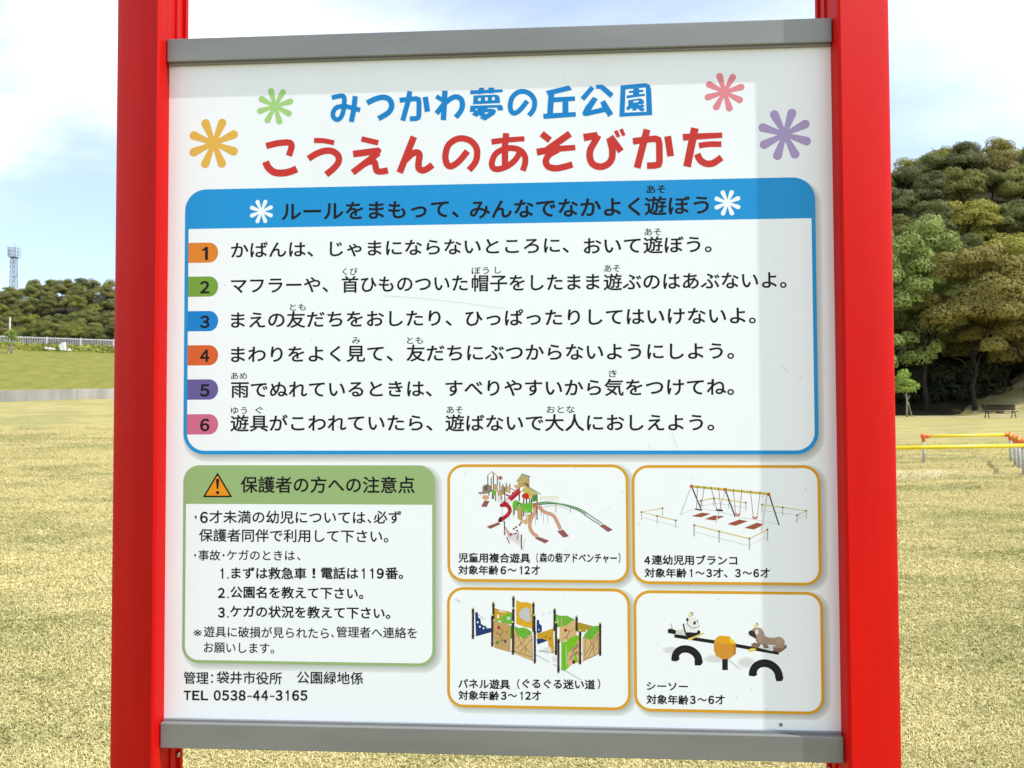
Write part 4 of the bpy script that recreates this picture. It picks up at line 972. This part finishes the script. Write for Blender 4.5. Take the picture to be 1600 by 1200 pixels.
p1.line([(692,425),(800,412),(920,425),(1060,455),(1180,500),(1290,575),(1398,645)], 8, POST, True); p1.line([(700,440),(900,432),(1050,470),(1170,522),(1270,595),(1375,660)], 8, POST, True); p1.line([(700,432),(860,420),(980,440),(1110,480),(1220,540)], 11, ink(120, 190, 130), True)
for x, y0, y1 in ((895,435,525),(1055,465,530),(1208,540,566),(735,440,560)): p1.line([(x, y0), (x, y1)], 5, ink(120, 90, 90))
YP = ink(230, 226, 140)
p1.line([(722,410),(732,358),(910,350),(925,375),(905,415)], 5, YP)
for k in range(9): p1.line([(742+k*19, 358), (733+k*19, 400)], 4, YP)
# net
p1.line([(335,618),(340,775)], 11, POST); p1.line([(360,795),(392,865)], 9, POST); p1.line([(520,765),(520,928)], 11, POST); p1.line([(490,740),(470,835)], 7, POST); p1.line([(375,680),(318,750)], 4, GREY); p1.line([(560,810),(535,900),(548,940)], 6, GREY)
p1.line([(345,685),(400,755),(470,755)], 8, ink(214,150,150), True); p1.poly([(348,690),(380,740),(425,770),(390,790),(355,740)], ink(222,170,170))
for k in range(6): p1.line([(372+k*24, 790+k*14-abs(k-2)*5), (410+k*22, 745+k*10)], 3, ink(200,130,130)); p1.line([(362+k*8, 790-k*9), (516, 895-k*24)], 3, ink(200,130,130))
for q in ((437,704),(462,686),(515,640),(500,662),(473,724),(458,754),(406,766)): p1.ell(q[0], q[1], 12, 11, ink(140, 50, 60), 10)
p1.build('picture', pnl)

# picture 2: swings
p2 = Print(5).frame(995, 740, 5.714); p2.wk = 1.35; OY = ink(214, 196, 80); SH = ink(214, 218, 218); GP = ink(178, 182, 184); MR = ink(160, 84, 62); OJ = ink(190, 88, 50); DKP = ink(70, 74, 86)
for q in ([(398,360),(530,310),(700,330),(880,380),(1260,450)], [(50,392),(190,425),(380,480)], [(520,520),(740,578),(1000,645),(1150,565)], [(1130,330),(1300,352),(1500,378),(1400,430)], [(580,290),(690,265),(830,280),(970,305)]): p2.line(q, 4, SH)
for q in ([(488,380),(580,348),(662,358),(575,390)], [(606,406),(690,373),(785,380),(695,418)], [(808,450),(915,410),(993,424),(880,466)], [(960,484),(1070,438),(1140,452),(1045,500)]): p2.poly(q, MR)
for a, c in (((487,112),(388,372)), ((790,150),(703,442)), ((1163,185),(1112,515))): p2.line([a, c], 7, ink(206, 208, 208))
for a, c in (((490,115),(578,328)), ((792,150),(878,386)), ((1183,190),(1270,460))): p2.line([a, c], 9, DKP)
for q in ([(543,120),(532,320)], [(602,125),(572,320)], [(664,128),(717,322)], [(730,132),(752,322)], [(862,148),(880,345)], [(937,152),(920,345)], [(1016,162),(1038,368)], [(1100,168),(1076,368)]): p2.line(q, 4, ink(170, 110, 110))
p2.line([(487,112),(1185,182)], 16, OY); p2.line([(487,118),(1185,188)], 4, ink(160, 140, 50))
for x, y in ((543,118),(602,124),(664,128),(730,132),(862,146),(937,152),(1016,162),(1100,168)): p2.ell(x, y, 6, 9, DKP, 8)
for x, y in ((487,112),(788,142),(1178,185)): p2.poly([(x-13,y-12),(x+13,y-14),(x+14,y+16),(x-12,y+14)], OJ)
p2.line([(520,316),(578,328)], 8, POST); p2.line([(706,324),(768,330)], 11, POST)
for x, y in ((902,358), (1056,385)): p2.poly([(x-24,y-16),(x-14,y-2),(x+14,y-2),(x+24,y-16),(x+22,y+12),(x+8,y+22),(x-12,y+20),(x-23,y+8)], OJ); p2.ell(x, y+4, 11, 5, LGREY)
for pts in ([(229,308),(42,343),(182,378),(348,417)], [(572,242),(687,219),(822,238),(974,260)], [(1118,277),(1302,302),(1512,332),(1430,372)], [(512,460),(735,515),(1006,580),(1166,500)]):
    for (x, y) in pts: p2.line([(x, y), (x, y+(100 if y > 440 else 72))], 8 if y > 440 else 5, GP)
    p2.line(pts, 6, OY)
    for (x, y) in pts: p2.ell(x, y, 9, 8, ink(110, 50, 46), 10)
p2.build('picture', pnl)

# picture 3: panel maze
p3 = Print(5).frame(725, 920, 6.957); OUT = ink(96, 78, 50)
p3.poly([(800,680),(980,600),(985,700),(900,700),(830,665)], ink(226,228,228)); p3.poly([(955,740),(1020,730),(1020,800),(960,790)], ink(226,228,228))
p3.poly([(120,255),(150,255),(155,310),(180,330),(185,380),(215,400),(235,402),(250,430),(300,425),(300,470),(130,517)], NAVY)
for q in ((150,363),(173,412),(213,428)): p3.ell(q[0], q[1], 9, 11, WHT)
p3.poly([(790,340),(815,338),(820,380),(845,400),(848,460),(820,480),(790,480)], NAVY); p3.ell(815, 445, 6, 8, WHT); p3.poly([(790,545),(840,520),(920,560),(800,605)], NAVY)
p3.poly([(330,205),(400,232),(470,240),(530,262),(530,350),(335,350)], MUST); p3.poly([(340,350),(420,300),(480,262),(530,262),(530,390),(345,355)], GRN); p3.ell(482, 322, 24, 24, ink(150,200,150)); p3.ell(486, 318, 12, 15, LGREY); p3.ell(388, 352, 16, 8, WHT); p3.ell(370,300,10,22,WHT); p3.poly([(375,232),(450,250),(470,262),(380,250)], LGREY)
p3.poly([(568,122),(620,145),(690,145),(735,165),(745,430),(660,415),(568,380)], ink(222,172,40)); p3.poly([(598,262),(640,215),(710,215),(718,355),(660,345),(610,310)], GREY, True)
for q in ((632,205),(703,208),(585,280),(720,293),(628,346),(698,368)): p3.ell(q[0], q[1], 4, 4, POST, 8)
p3.poly([(792,490),(970,430),(978,700),(955,705),(945,640),(920,625),(915,570),(850,540),(800,545)], MUST)
for q in ((890,522),(935,540)): p3.ell(q[0], q[1], 8, 9, POST)
p3.poly([(990,268),(1040,292),(1120,292),(1200,330),(1200,400),(990,420)], GRN); p3.line([(1060,320),(1058,400)], 8, TAN); p3.line([(1018,320),(1025,380)], 6, LGREY)
p3.poly([(1232,360),(1420,410),(1450,470),(1232,470)], ink(176,148,50))
for q in ((1330,455),(1300,480)): p3.ell(q[0], q[1], 7, 12, WHT)
p3.poly([(315,340),(400,370),(450,368),(505,395),(507,690),(420,665),(330,640)], TAN2); p3.poly([(505,400),(545,400),(545,540),(505,540)], GRN2)
for q in ([(377,420),(425,465),(395,500),(420,560),(360,572)], [(420,560),(452,570)], [(395,498),(350,478)]): p3.line(q, 5, POST, True)
p3.ell(377,420,16,20,CRIM); p3.ell(448,570,14,20,ink(60,80,130)); p3.ell(362,584,14,22,GRN2); p3.poly([(445,460),(475,450),(470,495)], ink(170,140,70)); p3.poly([(345,460),(365,490),(350,498)], ink(170,140,70))
for (ox, oy, fl) in ((0, 0, 0), (0, 0, 1)):
    if not fl:
        p3.poly([(545,440),(640,440),(745,500),(748,785),(640,745),(545,700)], TAN); pg = [(545,410),(600,425),(640,420),(700,440),(740,480),(720,500),(690,510),(650,548),(620,520),(580,500)]
        L_ = [[(580,500),(632,612)], [(575,645),(700,515)], [(600,700),(745,540)], [(640,600),(720,700)], [(555,680),(645,715),(748,742)], [(672,640),(660,720)], [(740,500),(742,780)], [(552,480),(552,690)]]
    else:
        p3.poly([(1290,520),(1480,440),(1482,700),(1400,740),(1290,795)], TAN); pg = [(1300,520),(1340,460),(1400,410),(1470,405),(1478,450),(1430,490),(1400,545),(1350,550)]
        L_ = [[(1320,545),(1310,740)], [(1300,760),(1385,745),(1480,690)], [(1325,710),(1440,500)], [(1360,720),(1470,480)], [(1370,560),(1440,660)], [(1400,640),(1420,730)], [(1455,480),(1460,690)]]
    for q in L_: p3.line(q, 5, ink(70, 50, 34))
    p3.poly(pg, GRN, True)
    for k in range(5): cx, cy = pg[k]; p3.line([((cx+pg[5+k % 3][0])/2-14, (cy+pg[5][1])/2), ((cx+pg[6][0])/2, (cy+pg[6][1])/2+8)], 4, GRN2)
p3.poly([(1040,408),(1110,400),(1180,345),(1222,338),(1225,540),(1040,578)], TAN)
for q in ([(1103,450),(1140,465),(1115,520),(1070,540)], [(1140,465),(1180,445)], [(1115,520),(1135,560)]): p3.line(q, 5, POST, True)
p3.ell(1103,450,16,18,CRIM); p3.poly([(1165,450),(1190,420),(1188,460)], TAN2)
p3.poly([(1058,575),(1110,575),(1160,530),(1210,510),(1255,505),(1262,790),(1180,815),(1130,860),(1100,890),(1058,885)], ink(120,190,30))
p3.poly([(1125,720),(1160,670),(1210,610),(1250,560),(1255,800),(1235,790),(1210,690),(1185,800),(1135,840)], TAN, True)
for k in range(9):
    a = math.radians(200+k*13); c = (1230, 800); p3.line([(c[0]+95*math.cos(a), c[1]+125*math.sin(a)), (c[0]+65*math.cos(a), c[1]+88*math.sin(a))], 7, POST)
for k in range(6): p3.line([(1170+k*13, 655-k*14), (1180+k*12, 690-k*10)], 6, POST)
p3.ell(1193, 795, 17, 22, ink(110, 30, 20))
for x in (1092, 1112): p3.line([(x, 620), (x-4, 700), (x+2, 780), (x, 840)], 5, LGREY if x > 1100 else GRN2, True)
for x, y0, y1 in ((98,215,545),(320,150,330),(538,85,390),(755,150,470),(308,290,628),(532,365,716),(770,455,810),(765,290,470),(536,215,350),(985,220,460),(1224,300,460),(1000,370,720),(1027,545,912),(1262,460,820),(1480,375,728)):
    p3.line([(x, y0), (x, y1)], 24, POST); p3.line([(x-5, y0), (x-5, y1)], 4, ink(96, 80, 68)); p3.ell(x, y0-6, 14, 9, ink(220, 220, 130))
    for yy_ in (y0+32, y1-36): p3.line([(x-16, yy_), (x+16, yy_)], 12, POST)
p3.build('picture', pnl)

# picture 4: see-saw
p4 = Print(5).frame(1030, 940, 7.273); K = ink(26, 26, 30); KH = ink(52, 54, 60); GOLD = ink(214, 150, 52); GOLD2 = ink(232, 166, 40); BR = ink(168, 144, 128); BR2 = ink(132, 108, 94); CRM = ink(232, 222, 160)
for q in ((130,550,90,40), (640,650,130,45), (990,690,100,60)): p4.ell(*q, ink(228, 231, 231)); p4.ell(q[0], q[1], q[2]*.7, q[3]*.7, ink(218, 221, 221))
def arch(cx, cy, rx, ry, w_):
    pts = [(cx+rx*math.cos(t), cy-ry*math.sin(t)+18*(math.cos(t))) for t in [math.pi*(1-k/14) for k in range(15)]]
    p4.line(pts, w_, K); p4.line([(x+8, y+2) for x, y in pts[3:]], 6, KH)
arch(315, 660, 135, 122, 84); arch(1212, 840, 150, 140, 88); p4.poly([(138,630),(228,630),(232,655),(195,680),(138,672)], K); p4.poly([(400,665),(493,665),(495,695),(470,725),(405,725)], K); p4.poly([(1018,808),(1110,808),(1112,835),(1080,850),(1018,842)], K); p4.poly([(1314,845),(1408,845),(1412,870),(1395,903),(1330,905)], K)
p4.line([(748,650),(748,778)], 64, K); p4.line([(762,655),(762,775)], 8, KH)
p4.line([(172,388),(640,460)], 40, K); p4.line([(870,498),(1360,585)], 40, K); p4.line([(180,375),(640,446)], 5, KH)
p4.poly([(98,315),(130,305),(190,325),(190,362),(170,370),(98,355)], K); p4.poly([(185,325),(300,315),(310,388),(200,368)], ink(214,216,206)); p4.poly([(135,300),(128,260),(150,235),(142,275),(165,320)], GREY)
p4.poly([(620,470),(650,410),(690,385),(800,395),(870,470),(872,590),(800,650),(720,655),(650,620),(622,560)], GOLD); p4.poly([(622,468),(655,412),(692,385),(802,398),(868,468),(855,485)], GOLD2); p4.poly([(805,400),(866,465),(850,480),(800,455)], ink(244, 220, 30)); p4.line([(855,485),(858,605)], 5, ink(160,108,40)); p4.poly([(840,488),(872,475),(872,590),(845,610)], ink(188,128,46))
p4.poly([(275,260),(330,240),(400,300),(460,345),(440,375),(320,400),(290,330)], ink(240,240,240), True); p4.line([(275,250),(285,310),(315,395)], 16, K, True); p4.poly([(308,350),(420,352),(440,325),(465,335),(462,372),(430,400),(330,405)], K, True)
p4.poly([(320,215),(350,185),(420,190),(455,230),(450,280),(400,300),(345,285)], ink(238,238,238), True); p4.ell(320, 205, 14, 20, K); p4.ell(402, 243, 14, 22, K, rot=.3); p4.ell(434, 222, 5, 14, K); p4.line([(400,296),(440,290),(455,268)], 5, K, True); p4.line([(318,225),(330,268),(375,298),(410,300)], 9, ink(140,142,146), True)
p4.ell(352, 155, 20, 26, CRM, rot=.3); p4.line([(352,122),(376,126),(382,160)], 8, K, True); p4.line([(345,425),(500,362)], 20, ink(226, 206, 120), False, True); p4.ell(352, 425, 28, 12, YELP)
p4.poly([(1045,335),(1080,300),(1150,300),(1185,340),(1210,395),(1300,410),(1370,400),(1420,440),(1420,490),(1370,505),(1250,490),(1130,480),(1100,420),(1050,390)], BR, True); p4.poly([(1015,345),(1050,325),(1085,350),(1105,420),(1060,400),(1025,380)], ink(58,48,46), True)
p4.ell(1110, 345, 20, 32, LGREY); p4.ell(1365, 452, 45, 42, ink(184,154,136)); p4.line([(1200,405),(1290,425),(1340,420)], 9, ink(190,168,152), True); p4.line([(1100,425),(1130,470),(1230,495)], 12, BR2, True)
p4.poly([(1048,480),(1080,465),(1150,478),(1148,510),(1110,528),(1048,515)], BR2); p4.poly([(1290,520),(1420,500),(1450,490),(1448,525),(1375,580),(1300,560)], BR2); p4.poly([(1285,510),(1440,488),(1400,530),(1300,528)], BR); p4.poly([(1150,490),(1280,505),(1290,565),(1130,525)], LGREY); p4.poly([(1175,495),(1240,500),(1245,530),(1190,530)], BR2)
p4.ell(1103, 270, 22, 30, CRM, rot=.2); p4.line([(1100,242),(1118,246),(1122,270)], 7, K, True); p4.poly([(1010,550),(1050,530),(1105,540),(1060,568),(1025,566)], YELP, True)
p4.build('picture', pnl)

# scratches, specks and the tiny rivet mark at the lower right of the panel
scr = Print(14); SC = ink(92, 84, 80)
for q in ([(836,1022),(858,1034)], [(864,1037),(876,1044)], [(882,1047),(908,1062)], [(712,936),(720,941)], [(1136,1029),(1157,1046)], [(747,960),(758,968)]): scr.line(q, .55, SC)
g_ = random.Random(3)
for _ in range(85):
    x, y = g_.choice([(g_.uniform(290, 1290), g_.uniform(120, 1125)), (g_.uniform(700, 1290), g_.uniform(720, 1120))]); scr.ell(x, y, g_.uniform(.35, .9), g_.uniform(.3, .7), SC if g_.random() < .4 else ink(150, 148, 144), 7)
for q in ([(600,462),(680,468),(790,482)], [(1012,690),(1018,702)], [(1050,676),(1058,700)], [(1220,570),(1232,582)], [(1288,578),(1292,582)]): scr.line(q, .45, ink(196, 200, 198), True)
scr.build('scratch_marks', pnl)['kind'] = 'stuff'
rv = Print(14); rv.ell(1220, 1132.5, 2.8, 2.8, ink(60, 58, 60)); rv.ell(1220, 1133.3, 1.4, 1.6, ink(170, 172, 170)); rv.build('rivet', pnl)
